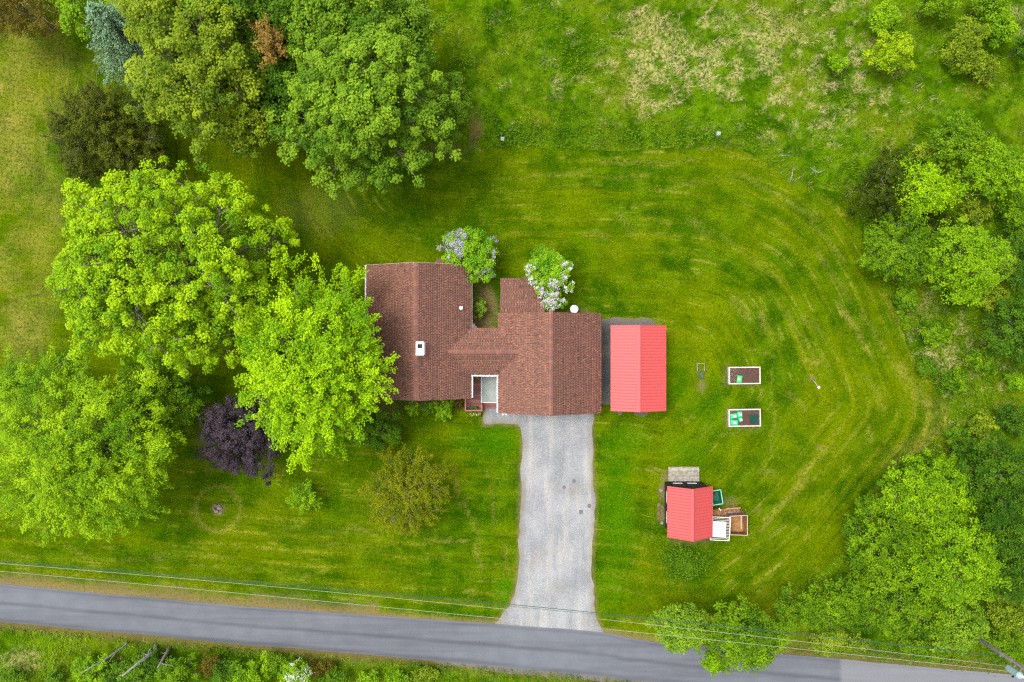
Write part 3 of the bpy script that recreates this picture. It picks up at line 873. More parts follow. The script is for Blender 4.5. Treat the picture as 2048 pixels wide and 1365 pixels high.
def conifer(name, label, cat, uv, rpx, zmid, h, mat, seed=1, whorls=26, per=11, needles=70, leaf=(0.17, 0.07), tr=0.17, group=None):
    """spire of drooping, needled boughs in whorls"""
    rng = np.random.default_rng(seed)
    x, y = PXY(uv[0], uv[1], zmid); rb = mpx(rpx, zmid)
    root = empty(name, (x, y, 0), 0, label, cat, group)
    Vs, Fs, o = [], [], 0; ps, ts, tn = [], [], []
    V, F = tube_np(np.array([[0, 0, -.1], [0, 0, h * .5], [0, 0, h]]), np.array([tr, tr * .6, .03]), 8); Vs.append(V); Fs.append(F); o = len(V)
    for w_ in range(whorls):
        f = (w_ + .5) / whorls; z = h * (0.1 + 0.89 * f); r = rb * (1 - f) ** 0.8 * 1.05 + 0.15
        for k in range(per):
            a = rng.uniform(0, 6.28); rr = r * rng.uniform(.75, 1.12)
            d = np.array([math.cos(a), math.sin(a), 0]); tip = np.array([0, 0, z]) + d * rr + np.array([0, 0, -0.22 * rr + rng.normal(0, .06)])
            s = np.array([0, 0, z]); mid = (s + tip) / 2 + np.array([0, 0, .05 * rr])
            V, F = tube_np(np.array([s, mid, tip]), np.array([.03, .02, .008]), 3); Vs.append(V); Fs.append(F + o); o += len(V)
            m = int(needles * max(.25, rr / rb)); q = rng.uniform(.25, 1.03, m) ** .8
            side = np.cross(d, [0, 0, 1]); wdt = (1.05 - q) * 0.34 * rr + .05
            sgn = rng.uniform(-1, 1, m)
            ps.append(s + (tip - s) * q[:, None] + side * (sgn * wdt)[:, None] + rng.normal(0, .04, (m, 3)) + np.array([0, 0, .05]))
            ts.append(np.repeat(d[None], m, 0) + side * sgn[:, None] * .9 + rng.normal(0, .25, (m, 3))); tn.append(np.clip(rng.normal(.5, .12) + rng.normal(0, .15, m) + 0.2 * (q - .5), 0, 1))
    p, t, tint = np.concatenate(ps), np.concatenate(ts), np.concatenate(tn)
    link('trunk', np_mesh('trunk', np.concatenate(Vs), np.concatenate(Fs), M['bark_dark'], smooth=True), None, root)
    N = len(p)
    link('crown', leaves_mesh('crown', p, np.array([0, 0, 1.]) + rng.normal(0, .45, (N, 3)), t, leaf[0] * rng.uniform(.7, 1.3, N), leaf[1] * rng.uniform(.7, 1.3, N), tint, mat), None, root)
    BUDGET[0] += 2 * N + 2 * o
    return root


LM = {
    'maple': leaf_mat('leaf_yellow_green', (80, 134, 0), (184, 218, 6)),
    'bright': leaf_mat('leaf_bright_green', (84, 142, 0), (184, 222, 4)),
    'willow': leaf_mat('leaf_willow_green', (74, 126, 0), (174, 210, 14)),
    'mid': leaf_mat('leaf_mid_green', (48, 96, 2), (146, 182, 36)),
    'olive': leaf_mat('leaf_olive_green', (66, 100, 2), (160, 180, 34)),
    'deep': leaf_mat('leaf_deep_green', (36, 80, 2), (98, 138, 18)),
    'darkolive': leaf_mat('leaf_dark_olive', (42, 58, 0), (112, 122, 16)),
    'brownolive': leaf_mat('leaf_brown_olive', (58, 56, 4), (128, 114, 26)),
    'spruce': leaf_mat('needle_blue_green', (66, 114, 70), (172, 210, 160)),
    'rust': leaf_mat('leaf_rust_brown', (120, 98, 30), (174, 140, 66)),
    'plum': leaf_mat('leaf_dark_purple', (20, 10, 17), (70, 50, 64), trans=0.2, gloss=0.35),
    'bronze': leaf_mat('leaf_bronze_green', (76, 98, 0), (150, 154, 4)),
    'lilac': leaf_mat('leaf_lilac_green', (72, 138, 4), (162, 204, 30)),
    'shrub': leaf_mat('leaf_shrub_green', (64, 116, 0), (156, 196, 10)),
    'shrub2': leaf_mat('leaf_thicket_green', (46, 92, 0), (134, 172, 10)),
    'lime': leaf_mat('leaf_lime_yellow', (102, 144, 0), (180, 204, 12)),
    'sage': leaf_mat('leaf_sage_green', (74, 118, 8), (156, 190, 44)),
    'darkbrown': leaf_mat('leaf_dark_brown', (32, 54, 0), (88, 104, 10)),
    'weed': leaf_mat('leaf_weed_green', (44, 92, 0), (118, 156, 18)),
    'purple_flower': leaf_mat('petal_lilac', (176, 160, 206), (230, 222, 242), k=0.7),
    'pink_flower': leaf_mat('petal_pale_pink', (212, 198, 216), (248, 240, 246), k=0.8),
    'white_flower': leaf_mat('petal_white', (220, 228, 212), (250, 250, 246), k=0.8),
}


# ------------------------------------------------------------------ the house
EZ, RZ = 2.7, 4.6
SL = (RZ - EZ) / 4.0
house = empty('house', (0, 0, 0), 0, 'single storey house with brown shingle roof of two joined gable wings', 'house')
LX0, LX1, LXM, LY0, LY1 = -11.09, -3.09, -7.09, -4.38, 5.77
RX0, RX1, RXM, RY0, RY1 = -1.05, 6.79, 2.87, -5.47, 2.11
CY0, CY1, CYM = -2.57, 0.97, -0.80
CZ = EZ + (CY1 - CYM) * SL
RRZ = EZ + (RXM - RX0) * SL


def zleft(x): return np.where((x > LX0) & (x < LX1), EZ + (4.0 - np.abs(x - LXM)) * SL, -9)
def zright(x): return np.where((x > RX0) & (x < RX1), EZ + ((RX1 - RX0) / 2 - np.abs(x - RXM)) * SL, -9)


def gable_deck(name, a0, a1, e0, m, e1, ez, rz, along='y', th=0.14, off=0.012, mat=None):
    """the two slopes of a gable roof as one solid board-like part, extruded along y or x"""
    sec = [(e0, ez - off), (m, rz - off), (e1, ez - off), (e1, ez - th - off), (m, rz - th - off), (e0, ez - th - off)]
    vs = [((p, a, z) if along == 'y' else (a, p, z)) for a in (a0, a1) for p, z in sec]
    fs = [(0, 1, 4, 5), (1, 2, 3, 4), (6, 11, 10, 7), (7, 10, 9, 8)] + [(i, i + 6, (i + 1) % 6 + 6, (i + 1) % 6) for i in range(6)]
    return MB().add(vs, fs).build(name, mat or M['shingle_deck'], house)


def shingle_field(name, parent, O, A, U, LA, LU, keep=None, seed=0, exp=0.143, tone=0.0):
    """stepped courses of laminated shingles: proud tabs with recessed darker slots between them"""
    rng = np.random.default_rng(seed)
    O, A, U = np.array(O, float), np.array(A, float), np.array(U, float)
    A /= np.linalg.norm(A); U /= np.linalg.norm(U); Nn = np.cross(A, U)
    if Nn[2] < 0: Nn = -Nn
    s0, s1, y0, th, ti = [], [], [], [], []
    for c in range(int(LU / exp)):
        w_ = []; cb = rng.normal(0, .07)
        while sum(w_) < LA + .3: w_ += [rng.uniform(.09, .17), rng.uniform(.05, .08)]
        e = np.clip(np.cumsum([0] + w_) - rng.uniform(0, .3), 0, LA)
        k = np.arange(len(e) - 1); ok = e[1:] - e[:-1] > .01
        slot = (k % 2 == 1)
        s0.append(e[:-1][ok]); s1.append(e[1:][ok]); y0.append(np.full(ok.sum(), c * exp))
        th.append(np.where(slot, .011, .024)[ok]); ti.append(np.where(slot, rng.normal(.2, .12, len(k)), rng.normal(.62, .17, len(k)) + cb )[ok])
    s0, s1, y0, th, ti = map(np.concatenate, (s0, s1, y0, th, ti))
    cen = O + A * ((s0 + s1) / 2)[:, None] + U * (y0 + exp / 2)[:, None]
    if keep is not None:
        k = keep(cen); s0, s1, y0, th, ti = s0[k], s1[k], y0[k], th[k], ti[k]
    up = np.minimum(y0 + exp * 1.04, LU)

    def pt(s, y, n): return O + A * s[:, None] + U * y[:, None] + Nn * n[:, None]
    z = np.zeros_like(th)
    V = np.stack([pt(s0, y0, th), pt(s1, y0, th), pt(s1, up, z + .005), pt(s0, up, z + .005), pt(s0, y0, z - .01), pt(s1, y0, z - .01)], 1).reshape(-1, 3)
    b = (np.arange(len(s0)) * 6)[:, None]
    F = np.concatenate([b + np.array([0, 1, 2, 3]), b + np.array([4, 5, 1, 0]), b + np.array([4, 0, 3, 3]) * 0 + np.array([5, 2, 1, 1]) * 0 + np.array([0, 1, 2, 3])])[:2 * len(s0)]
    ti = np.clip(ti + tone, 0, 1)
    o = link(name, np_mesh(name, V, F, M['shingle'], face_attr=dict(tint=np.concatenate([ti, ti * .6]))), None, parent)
    o['kind'] = 'stuff'
    return o


# walls (with the gable triangles), seen from the side only
def gable_wall(x0, x1, y0, y1, xm, zt, zr):
    mb = MB().box(x0, y0, 0, x1, y1, zt)
    for y in (y0 + .002, y1 - .122):
        mb.add([(x0, y, zt), (x1, y, zt), (xm, y, zr), (x0, y + .12, zt), (x1, y + .12, zt), (xm, y + .12, zr)], [(0, 1, 2), (5, 4, 3), (0, 2, 5, 3), (1, 4, 5, 2)])
    return mb


gable_wall(LX0 + .45, LX1 - .45, LY0 + .3, LY1 - .32, LXM, EZ - .06, RZ - .38).build('wall', M['offwhite'], house)
gable_wall(RX0 + .45, RX1 - .45, RY0 + .32, RY1 - .3, RXM, EZ - .06, RRZ - .38).build('wall', M['offwhite'], house)
MB().box(LX1 - .448, CY0 + .45, 0, RX0 + .448, CY1 - .45, EZ + .05).build('wall', M['offwhite'], house)
MB().box(RX0 + .47, RY1 - .298, 0, 2.25, 4.52, 2.02).build('wall', M['offwhite'], house)

dl = gable_deck('roof', LY0, LY1, LX0, LXM, LX1, EZ, RZ)
dr_ = gable_deck('roof', RY0, RY1, RX0, RXM, RX1, EZ, RRZ)
dc = gable_deck('roof', -4.95, 0.75, CY0, CYM, CY1, EZ, CZ, 'x')
sl = math.hypot(4.0, RZ - EZ); sr = math.hypot((RX1 - RX0) / 2, RRZ - EZ); sc = math.hypot(CY1 - CYM, CZ - EZ)
hid = lambda c: ~((c[:, 1] > CY0) & (c[:, 1] < CY1) & (EZ + (1.77 - np.abs(c[:, 1] - CYM)) * SL > c[:, 2] + .06) & (c[:, 0] > -5) & (c[:, 0] < .9))
shingle_field('shingles', dl, (LX0 - .03, LY0 - .02, EZ), (0, 1, 0), (1, 0, SL), LY1 - LY0 + .04, sl, None, 1)
shingle_field('shingles', dl, (LX1 + .03, LY0 - .02, EZ), (0, 1, 0), (-1, 0, SL), LY1 - LY0 + .04, sl, hid, 2)
shingle_field('shingles', dr_, (RX0 - .03, RY0 - .02, EZ), (0, 1, 0), (1, 0, SL), RY1 - RY0 + .04, sr, hid, 3)
shingle_field('shingles', dr_, (RX1 + .03, RY0 - .02, EZ), (0, 1, 0), (-1, 0, SL), RY1 - RY0 + .04, sr, None, 4)
kc = lambda c: (c[:, 2] > np.maximum(zleft(c[:, 0]), zright(c[:, 0])) - .01)
shingle_field('shingles', dc, (-5.0, CY0 - .03, EZ), (1, 0, 0), (0, 1, SL), 5.8, sc, kc, 5)
shingle_field('shingles', dc, (-5.0, CY1 + .03, EZ), (1, 0, 0), (0, -1, SL), 5.8, sc, kc, 6)


def ridge_caps(roof, a0, a1, m, z, along, seed):
    r = np.random.default_rng(seed); e = 0.24; w_ = .155; dz = w_ * SL
    n = int((a1 - a0) / e)
    sec = [(-w_, -dz), (0, .006), (w_, -dz)]
    lo, hi = .026, .04
    vs = [((p, 0, q + hi) if along == 'y' else (0, p, q + hi)) for p, q in sec] + [((p, e * 1.2, q + lo) if along == 'y' else (e * 1.2, p, q + lo)) for p, q in sec] \
        + [((p, 0, q + hi - .03) if along == 'y' else (0, p, q + hi - .03)) for p, q in sec]
    base = MB().add(vs, [(0, 1, 4, 3), (1, 2, 5, 4), (6, 7, 1, 0), (7, 8, 2, 1)])
    mes = [base.mesh('ridge_cap', m_) for m_ in M['caps']]
    for k in range(n + 1):
        a = a0 + k * e
        if a > a1 - .1: break
        link('ridge_cap', mes[int(r.choice(4, p=[.38, .26, .14, .22]))], None, roof, (m, a, z) if along == 'y' else (a, m, z))


ridge_caps(dl, LY0, LY1, LXM, RZ, 'y', 1); ridge_caps(dr_, RY0, RY1, RXM, RRZ, 'y', 2); ridge_caps(dc, -4.8, .72, CYM, CZ, 'x', 3)

# lean-to roof over the rear room and the hipped bay roof on the north gable
YA, YB, ZA, ZB = RY1 - .08, 4.82, 2.58, 2.12
mb = MB(); x0, x1 = RX0 + .17, 2.5
mb.add([(x0, YA, ZA), (x1, YA, ZA), (x1, YB, ZB), (x0, YB, ZB), (x0, YA, ZA - .12), (x1, YA, ZA - .12), (x1, YB, ZB - .12), (x0, YB, ZB - .12)], [(0, 1, 2, 3), (7, 6, 5, 4), (0, 4, 5, 1), (1, 5, 6, 2), (2, 6, 7, 3), (3, 7, 4, 0)])
lean_to = mb.build('roof', M['shingle_deck'], house)
shingle_field('shingles', lean_to, (x0 - .02, YB + .03, ZB + .012), (1, 0, 0), (0, -(YB - YA), ZA - ZB), x1 - x0 + .04, math.hypot(YB - YA, ZA - ZB), None, 7, .165, -.16)  # lowered tone paints this slope's shade into its shingles
mb = MB(); yi, yo = LY1 - .3, 6.34
mb.add([(-6.12, yi, 2.62), (-3.98, yi, 2.62), (-4.5, yo, 2.3), (-5.72, yo, 2.3), (-6.12, yi, 2.5), (-3.98, yi, 2.5), (-4.5, yo, 2.2), (-5.72, yo, 2.2)], [(0, 3, 2, 1), (4, 5, 6, 7), (3, 7, 6, 2), (2, 6, 5, 1), (0, 4, 7, 3)])
bay = mb.build('bay_roof', M['shingle_deck'], house)
kb = lambda c: (c[:, 0] > -6.1 + (c[:, 1] - yi) * .45) & (c[:, 0] < -4.0 - (c[:, 1] - yi) * .58)
shingle_field('shingles', bay, (-6.12, yo, 2.302), (1, 0, 0), (0, -(yo - yi), .32), 2.14, math.hypot(yo - yi, .32), kb, 8)
MB().prism([(-5.95, LY1 - .33), (-5.6, 6.2), (-4.62, 6.2), (-4.15, LY1 - .33)], .5, 2.22).build('bay_wall', M['offwhite'], house)
for x in (-5.35, -4.9): MB().box(x - .19, 6.2, 1.0, x + .19, 6.225, 1.95).build('window', M['glass'], house)


def gutter(name, a, b, side):
    """white channel gutter from a to b, open upwards; side = outward direction"""
    a, b = Vector(a), Vector(b); s = Vector(side); d = (b - a).normalized()
    g = MB().bar(a - Vector((0, 0, .045)), b - Vector((0, 0, .045)), .075, .012)
    g.bar(a + s * .036, b + s * .036, .012, .10); g.bar(a - s * .036, b - s * .036, .012, .10)
    o = g.build(name, M['white'], house)
    n = max(2, int((b - a).length / .55))
    for k in range(n + 1):
        p = a + d * ((b - a).length * k / n)
        MB().bar(p - s * .07 + Vector((0, 0, .06)), p + s * .05 + Vector((0, 0, .06)), .03, .012).build('bracket', M['white'], o)


gz = EZ - .02
gutter('gutter', (LX0 - .07, LY0, gz), (LX0 - .07, LY1, gz), (-1, 0, 0))
gutter('gutter', (LX1 + .07, LY0 + .1, gz), (LX1 + .07, CY0 - .06, gz), (1, 0, 0))
gutter('gutter', (LX1 + .02, CY0 - .07, gz), (RX0 - .02, CY0 - .07, gz), (0, -1, 0))
gutter('gutter', (RX0 - .07, CY0 - .04, gz), (RX0 - .07, RY0 + .05, gz), (-1, 0, 0))
MB().box(LX1 + .035, CY1 + .05, EZ - .1, LX1 + .06, LY1, EZ - .015).build('fascia', M['offwhite'], house)
for (x0, x1, xm, y, rz) in ((LX0, LX1, LXM, LY1 + .03, RZ), (RX0, RX1, RXM, RY0 - .03, RRZ)):
    MB().bar((x0, y, EZ - .10), (xm, y, rz - .10), .022, .14).bar((xm, y, rz - .10), (x1, y, EZ - .10), .022, .14).build('barge_board', M['offwhite'] if y > 0 else M['caps'][1], house)

# chimney, vent pipe, floodlight, openings
cx, cy = PXY(839.5, 697.5, 5.4)
mb = MB().box(cx - .27, cy - .47, 4.0, cx + .27, cy + .47, 5.25)
ch = mb.build('chimney', M['white'], house, bevel=.03)
MB().box(cx - .30, cy - .50, 5.25, cx + .30, cy + .50, 5.33).build('chimney_cap', M['white'], ch, bevel=.02)
MB().box(cx - .14, cy + .02, 5.33, cx + .14, cy + .30, 5.345).build('flue_opening', M['black'], ch)
MB().box(cx - .17, cy - .0, 5.33, cx - .14, cy + .33, 5.40).box(cx + .14, cy - .0, 5.33, cx + .17, cy + .33, 5.40).box(cx - .14, cy + .30, 5.33, cx + .14, cy + .33, 5.40).build('flue_rim', simple('terracotta_flue', C(132, 74, 60), .15), ch)
vx, vy = PXY(921, 616, 3.2)
vz = float(zleft(np.array(vx)))
vp = MB().lathe([(.055, vz - .05), (.055, vz + .38), (.075, vz + .38), (.075, vz + .45)], (vx, vy), 14).build('vent_pipe', M['white'], house)
MB().box(vx - .12, vy - .13, vz - .02, vx + .17, vy + .1, vz + .05).build('flashing', M['white'], vp)
MB().box(vx + .02, vy - .13, vz + .05, vx + .16, vy + .08, vz + .3).build('vent_hood', M['white'], vp, bevel=.02)
fx, fy = PXY(1009, 828.5, 2.4)
fl = MB().box(fx - .16, fy + .02, 2.36, fx + .16, fy + .3, 2.42).build('floodlight', M['white'], house)
for s in (-1, 1): MB().lathe([(.05, 2.3), (.09, 2.36), (.09, 2.46), (.04, 2.5)], (fx + s * .12, fy), 12).build('lamp_head', M['white'], fl)


def window(x0, x1, y0, y1, z0, z1):
    """a glazed opening on a wall plane; x0 == x1 or y0 == y1 picks the plane"""
    t = .03
    if y0 == y1: g = MB().box(x0, y0 - t, z0, x1, y0 + t, z1); f = [(x0 - .07, y0 - .045, z0 - .07, x1 + .07, y0 + .045, z0), (x0 - .07, y0 - .045, z1, x1 + .07, y0 + .045, z1 + .07), (x0 - .07, y0 - .045, z0, x0, y0 + .045, z1), (x1, y0 - .045, z0, x1 + .07, y0 + .045, z1)]
    else: g = MB().box(x0 - t, y0, z0, x0 + t, y1, z1); f = [(x0 - .045, y0 - .07, z0 - .07, x0 + .045, y1 + .07, z0), (x0 - .045, y0 - .07, z1, x0 + .045, y1 + .07, z1 + .07), (x0 - .045, y0 - .07, z0, x0 + .045, y0, z1), (x0 - .045, y1, z0, x0 + .045, y1 + .07, z1)]
    o = g.build('window', M['glass'], house)
    m = MB()
    for q_ in f: m.box(*q_)
    m.build('frame', M['white'], o)


ws, wn_ = LY0 + .3, LY1 - .32
for x in (-9.4, -7.2, -5.0): window(x - .6, x + .6, ws, ws, .95, 2.1)
for y in (-2, 1.0, 3.6): window(LX0 + .45, LX0 + .45, y - .55, y + .55, .95, 2.1)
for y in (2.2, 4.2): window(LX1 - .45, LX1 - .45, y - .5, y + .5, .95, 2.1)
window(-9.6, -8.0, wn_, wn_, .95, 2.1); window(6.34, 6.34, -3.2, -2.0, 1.0, 2.0); window(6.34, 6.34, -.6, .6, 1.0, 2.0); window(3.4, 4.6, RY1 - .3, RY1 - .3, 1.0, 2.0)
gd = MB().box(.45, RY0 + .27, .03, 5.3, RY0 + .315, 2.25).build('garage_door', M['white'], house)
for k in range(4): MB().box(.5, RY0 + .25, .06 + k * .555, 5.25, RY0 + .268, .57 + k * .555).build('door_panel', M['white'], gd)
fd = MB().box(-2.45, CY0 + .40, .48, -1.5, CY0 + .448, 2.5).build('front_door', simple('door_brown', C(110, 62, 52), .1), house)
MB().box(-1.64, CY0 + .34, 1.4, -1.58, CY0 + .40, 1.5).build('door_handle', M['steel'], fd)

# ------------------------------------------------------------------ porch
porch = empty('porch_deck', (-2.4, -4.0, 0), 0, 'reddish brown plank porch deck with railing in the notch between the wings', 'porch')
px0, py0 = -2.4, -4.0
y, k = CY0 + .36, 0
rp = np.random.default_rng(8)
while y > -5.48:
    xa = -3.42 if y > LY0 + .2 else -3.68
    xb = -.62 if y > -4.88 else -2.34
    MB().box(xa - px0, y - .136 - py0, .40, xb - px0, y - py0, .44 + rp.uniform(0, .004)).build('plank', M['deck'][k % 3 if rp.uniform() > .3 else 1], porch)
    y -= .145; k += 1
MB().box(-3.62 - px0, -5.44 - py0, 0, -2.4 - px0, -4.2 - py0, .395).box(-3.36 - px0, -4.8 - py0, 0, -.7 - px0, CY0 + .3 - py0, .394).build('skirt', M['deck'][1], porch)
for k in range(3):
    MB().box(-2.3 - px0, -5.06 - k * .16 - py0, 0, -1.0 - px0, -4.88 - k * .16 - py0, .34 - k * .11).build('step', M['deck'][k % 2], porch)


def rail(a, b):
    a, b = Vector((a[0] - px0, a[1] - py0, 0)), Vector((b[0] - px0, b[1] - py0, 0))
    up = lambda p, z: (p.x, p.y, z)
    tr_ = MB().bar(up(a, 1.32), up(b, 1.32), .10, .045).build('top_rail', M['deck'][2], porch)
    MB().bar(up(a, .56), up(b, .56), .05, .05).build('bottom_rail', M['deck'][0], porch)
    n = max(2, int((b - a).length / .13)); me = None
    for q_ in range(1, n):
        p = a + (b - a) * q_ / n
        if me is None: me = MB().box(-.018, -.018, .44, .018, .018, 1.3).mesh('baluster', M['deck'][0])
        link('baluster', me, None, porch, (p.x, p.y, 0))


rail((-3.64, LY0 + .02), (-3.64, -5.44)); rail((-3.68, -5.44), (-2.34, -5.44)); rail((-2.37, -5.0), (-2.37, -5.44))
for (x, y) in ((-3.64, -5.44), (-2.37, -5.44), (-2.37, -4.93), (-3.64, LY0 - .05)): MB().box(x - .05 - px0, y - .05 - py0, .4, x + .05 - px0, y + .05 - py0, 1.38).build('post', M['deck'][2], porch, bevel=.008)
# the pale mat in front of the door
t = NT('woven_grey_mat'); p = t.coord()
wv = t.n.new('ShaderNodeTexChecker'); t.l.new(p, wv.inputs['Vector']); wv.inputs['Scale'].default_value = 12.0
c = t.mix(t.ramp(t.noise(p, 1.5, 3), .3, .7), C(186, 194, 186, .46), C(206, 214, 206, .46)); c = t.mix(.18, c, wv.outputs['Color'], 'MULTIPLY'); mat_grey = t.done(c, .85)
xa, ya = PXY(962, 806, .46); xb, yb = PXY(996, 753, .46)
rug = empty('outdoor_mat', ((xa + xb) / 2, (ya + yb) / 2, .446), 0, 'pale grey woven mat with white edges lying on the porch deck', 'mat')
hx, hy = (xb - xa) / 2, (yb - ya) / 2
MB().box(-hx + .04, -hy + .04, 0, hx - .04, hy - .04, .018).build('mat_field', mat_grey, rug)
MB().box(-hx, -hy, 0, hx, -hy + .04, .022).box(-hx, hy - .04, 0, hx, hy, .022).box(-hx, -hy + .04, 0, -hx + .04, hy - .04, .022).box(hx - .04, -hy + .04, 0, hx, hy - .04, .022).build('border', M['white'], rug)


def planter(name, label, u, v, z, sx, sy, h, leafm, n, seed, mat=M['black'], flower=None):
    r = np.random.default_rng(seed); x, y = PXY(u, v, z)
    e = empty(name, (x, y, z), 0, label, 'planter')
    mb = MB(); t_ = .025
    mb.box(-sx, -sy, 0, sx, sy, .03).box(-sx, -sy, .03, sx, -sy + t_, h).box(-sx, sy - t_, .03, sx, sy, h).box(-sx, -sy + t_, .03, -sx + t_, sy - t_, h).box(sx - t_, -sy + t_, .03, sx, sy - t_, h)
    mb.build('box', mat, e)
    MB().box(-sx + t_, -sy + t_, .03, sx - t_, sy - t_, h * .8).build('soil', M['soil'], e)
    p = np.stack([r.uniform(-sx, sx, n), r.uniform(-sy, sy, n), h + r.uniform(0, .25, n)], -1)
    link('foliage', leaves_mesh('foliage', p, np.array([0, 0, 1.]) + r.normal(0, .5, (n, 3)), r.normal(0, 1, (n, 3)), r.uniform(.06, .12, n), r.uniform(.04, .08, n), r.uniform(0, 1, n), leafm), None, e)
    if flower is not None:
        m = n // 3; p = np.stack([r.uniform(-sx, sx, m), r.uniform(-sy, sy, m), h + r.uniform(.15, .3, m)], -1)
        o = link('blossom', leaves_mesh('blossom', p, np.array([0, 0, 1.]) + r.normal(0, .3, (m, 3)), r.normal(0, 1, (m, 3)), np.full(m, .07), np.full(m, .06), r.uniform(0, 1, m), flower), None, e); o['kind'] = 'stuff'


PLANT = leaf_mat('potted_leaf', (40, 92, 16), (120, 170, 50)); YEL = leaf_mat('petal_yellow', (220, 190, 40), (250, 240, 150), k=.6)
planter('planter_box', 'dark planter box with green plant on the porch floor by the rail', 947.5, 815, .45, .3, .1, .22, PLANT, 90, 1)
planter('flower_box', 'long dark flower box with yellow flowers below the porch rail', 951, 828, .1, .42, .13, .3, PLANT, 160, 2, M['steel'], YEL)
planter('flower_pot', 'small pot with yellow green plant in the shaded porch corner', 955, 755, .45, .16, .12, .25, PLANT, 90, 3, M['deck'][1], YEL)

# ------------------------------------------------------------------ metal roofed carport and garden shed
def panel_mesh(w_, ln, pitch=.2286, rib=.028):
    """ribbed steel panel: x = 0..w across the ribs, y = 0..ln down the slope, z up; second material is a deeper red that paints the shade beside each rib"""
    xs = [0.0]; zs = [0.0]; x = pitch / 2
    while x < w_ - .03:
        xs += [x - .022, x - .01, x + .01, x + .022]; zs += [0, rib, rib, 0]; x += pitch
    xs.append(w_); zs.append(0.0)
    n = len(xs)
    V = [(a, b, c) for b in (0, ln) for a, c in zip(xs, zs)] + [(xs[0], 0, -.012), (xs[-1], 0, -.012), (xs[0], ln, -.012), (xs[-1], ln, -.012)]
    Fq = [(i, i + 1, n + i + 1, n + i) for i in range(n - 1)]
    b = 2 * n
    Fq += [tuple([b, b + 1] + list(range(n - 1, -1, -1))), tuple([b + 3, b + 2] + list(range(n, 2 * n))), (b + 1, b, b + 2, b + 3), (0, n, b + 2, b), (n - 1, b + 1, b + 3, 2 * n - 1)]
    me = bpy.data.meshes.new('roof_panel'); me.from_pydata(V, [], Fq); me.update()
    me.materials.append(M['red']); me.materials.append(M['red_rib_shade'])
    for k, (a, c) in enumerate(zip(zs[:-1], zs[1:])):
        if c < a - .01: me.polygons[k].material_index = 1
    return me


def metal_gable(root, x0, xm, x1, y0, y1, ez, rz, capw=.16):
    ox, oy = root.location.x, root.location.y
    W = .9144
    for side, xe in ((-1, x0), (1, x1)):
        run = abs(xm - xe); rise = rz - ez; ln = math.hypot(run, rise); ang = math.atan2(rise, run)
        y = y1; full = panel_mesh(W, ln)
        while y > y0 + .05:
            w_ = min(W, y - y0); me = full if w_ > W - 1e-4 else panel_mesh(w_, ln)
            o = link('roof_panel', me, None, root)
            # panel x -> -world y, panel y -> from ridge down to the eave
            d = Vector((side * math.cos(ang), 0, -math.sin(ang))); ax = Vector((0, -1, 0)); nz = ax.cross(d)
            org = Vector((xm - ox, y - oy, rz))
            if nz.z < 0:
                ax = Vector((0, 1, 0)); nz = ax.cross(d); org = Vector((xm - ox, y - w_ - oy, rz))
            mtx = Matrix((ax, d, nz)).transposed().to_4x4(); mtx.translation = org
            o.matrix_local = mtx
            y -= W
    dz = capw * (rz - ez) / abs(xm - x0)
    yy0, yy1 = y0 - .03 - oy, y1 + .03 - oy
    xx = xm - ox
    V = [(xx - capw, y, rz - dz + .034) for y in (yy0, yy1)] + [(xx - .03, y, rz + .045) for y in (yy0, yy1)] + [(xx + .03, y, rz + .045) for y in (yy0, yy1)] + [(xx + capw, y, rz - dz + .034) for y in (yy0, yy1)] \
        + [(xx - capw, y, rz - dz - .0) for y in (yy0, yy1)] + [(xx + capw, y, rz - dz - .0) for y in (yy0, yy1)]
    MB().add(V, [(0, 2, 3, 1), (2, 4, 5, 3), (4, 6, 7, 5), (0, 1, 9, 8), (6, 10, 11, 7), (8, 10, 6, 4, 2, 0), (1, 3, 5, 7, 11, 9)]).build('ridge_cap', M['red_cap'], root)
    # eave and gable trim
    for xe, s in ((x0, -1), (x1, 1)): MB().box(min(xe, xe + s * .02) - ox, y0 - oy, ez - .1, max(xe, xe + s * .02) - ox, y1 - oy, ez + .01).build('eave_trim', M['red_cap'], root)
    for y in (y0 - .025, y1 + .005):
        MB().bar((x0 - ox, y + .01 - oy, ez - .02), (xx, y + .01 - oy, rz - .02), .022, .12).bar((xx, y + .01 - oy, rz - .02), (x1 - ox, y + .01 - oy, ez - .02), .022, .12).build('gable_trim', M['red_cap'], root)


KX0, KX1, KXM, KY0, KY1, KE, KR = 7.57, 11.78, 9.60, -5.33, 1.18, 2.45, 3.35
car = empty('carport', ((KX0 + KX1) / 2, (KY0 + KY1) / 2, 0), R(0.0), 'open carport with red ribbed metal gable roof right of the house', 'carport')
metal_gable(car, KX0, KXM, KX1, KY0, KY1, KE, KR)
post = simple('pale_timber', C(176, 178, 160), .12, 4)
ox, oy = car.location.x, car.location.y
for x in (KX0 + .28, KX1 - .45):
    for y in (KY0 + .35, -2.1, KY1 - .25):
        MB().box(x - .07 - ox, y - .07 - oy, 0, x + .07 - ox, y + .07 - oy, KE - .16).build('post', post, car)
    MB().box(x - .05 - ox, KY0 + .1 - oy, KE - .16, x + .05 - ox, KY1 - .1 - oy, KE - .02).build('beam', post, car)
for y in (KY0 + .35, -3.2, -1.0, KY1 - .25):
    MB().bar((KX0 + .3 - ox, y - oy, KE - .04), (KXM - ox, y - oy, KR - .12), .05, .12).bar((KXM - ox, y - oy, KR - .12), (KX1 - .4 - ox, y - oy, KE - .04), .05, .12).build('rafter', post, car)

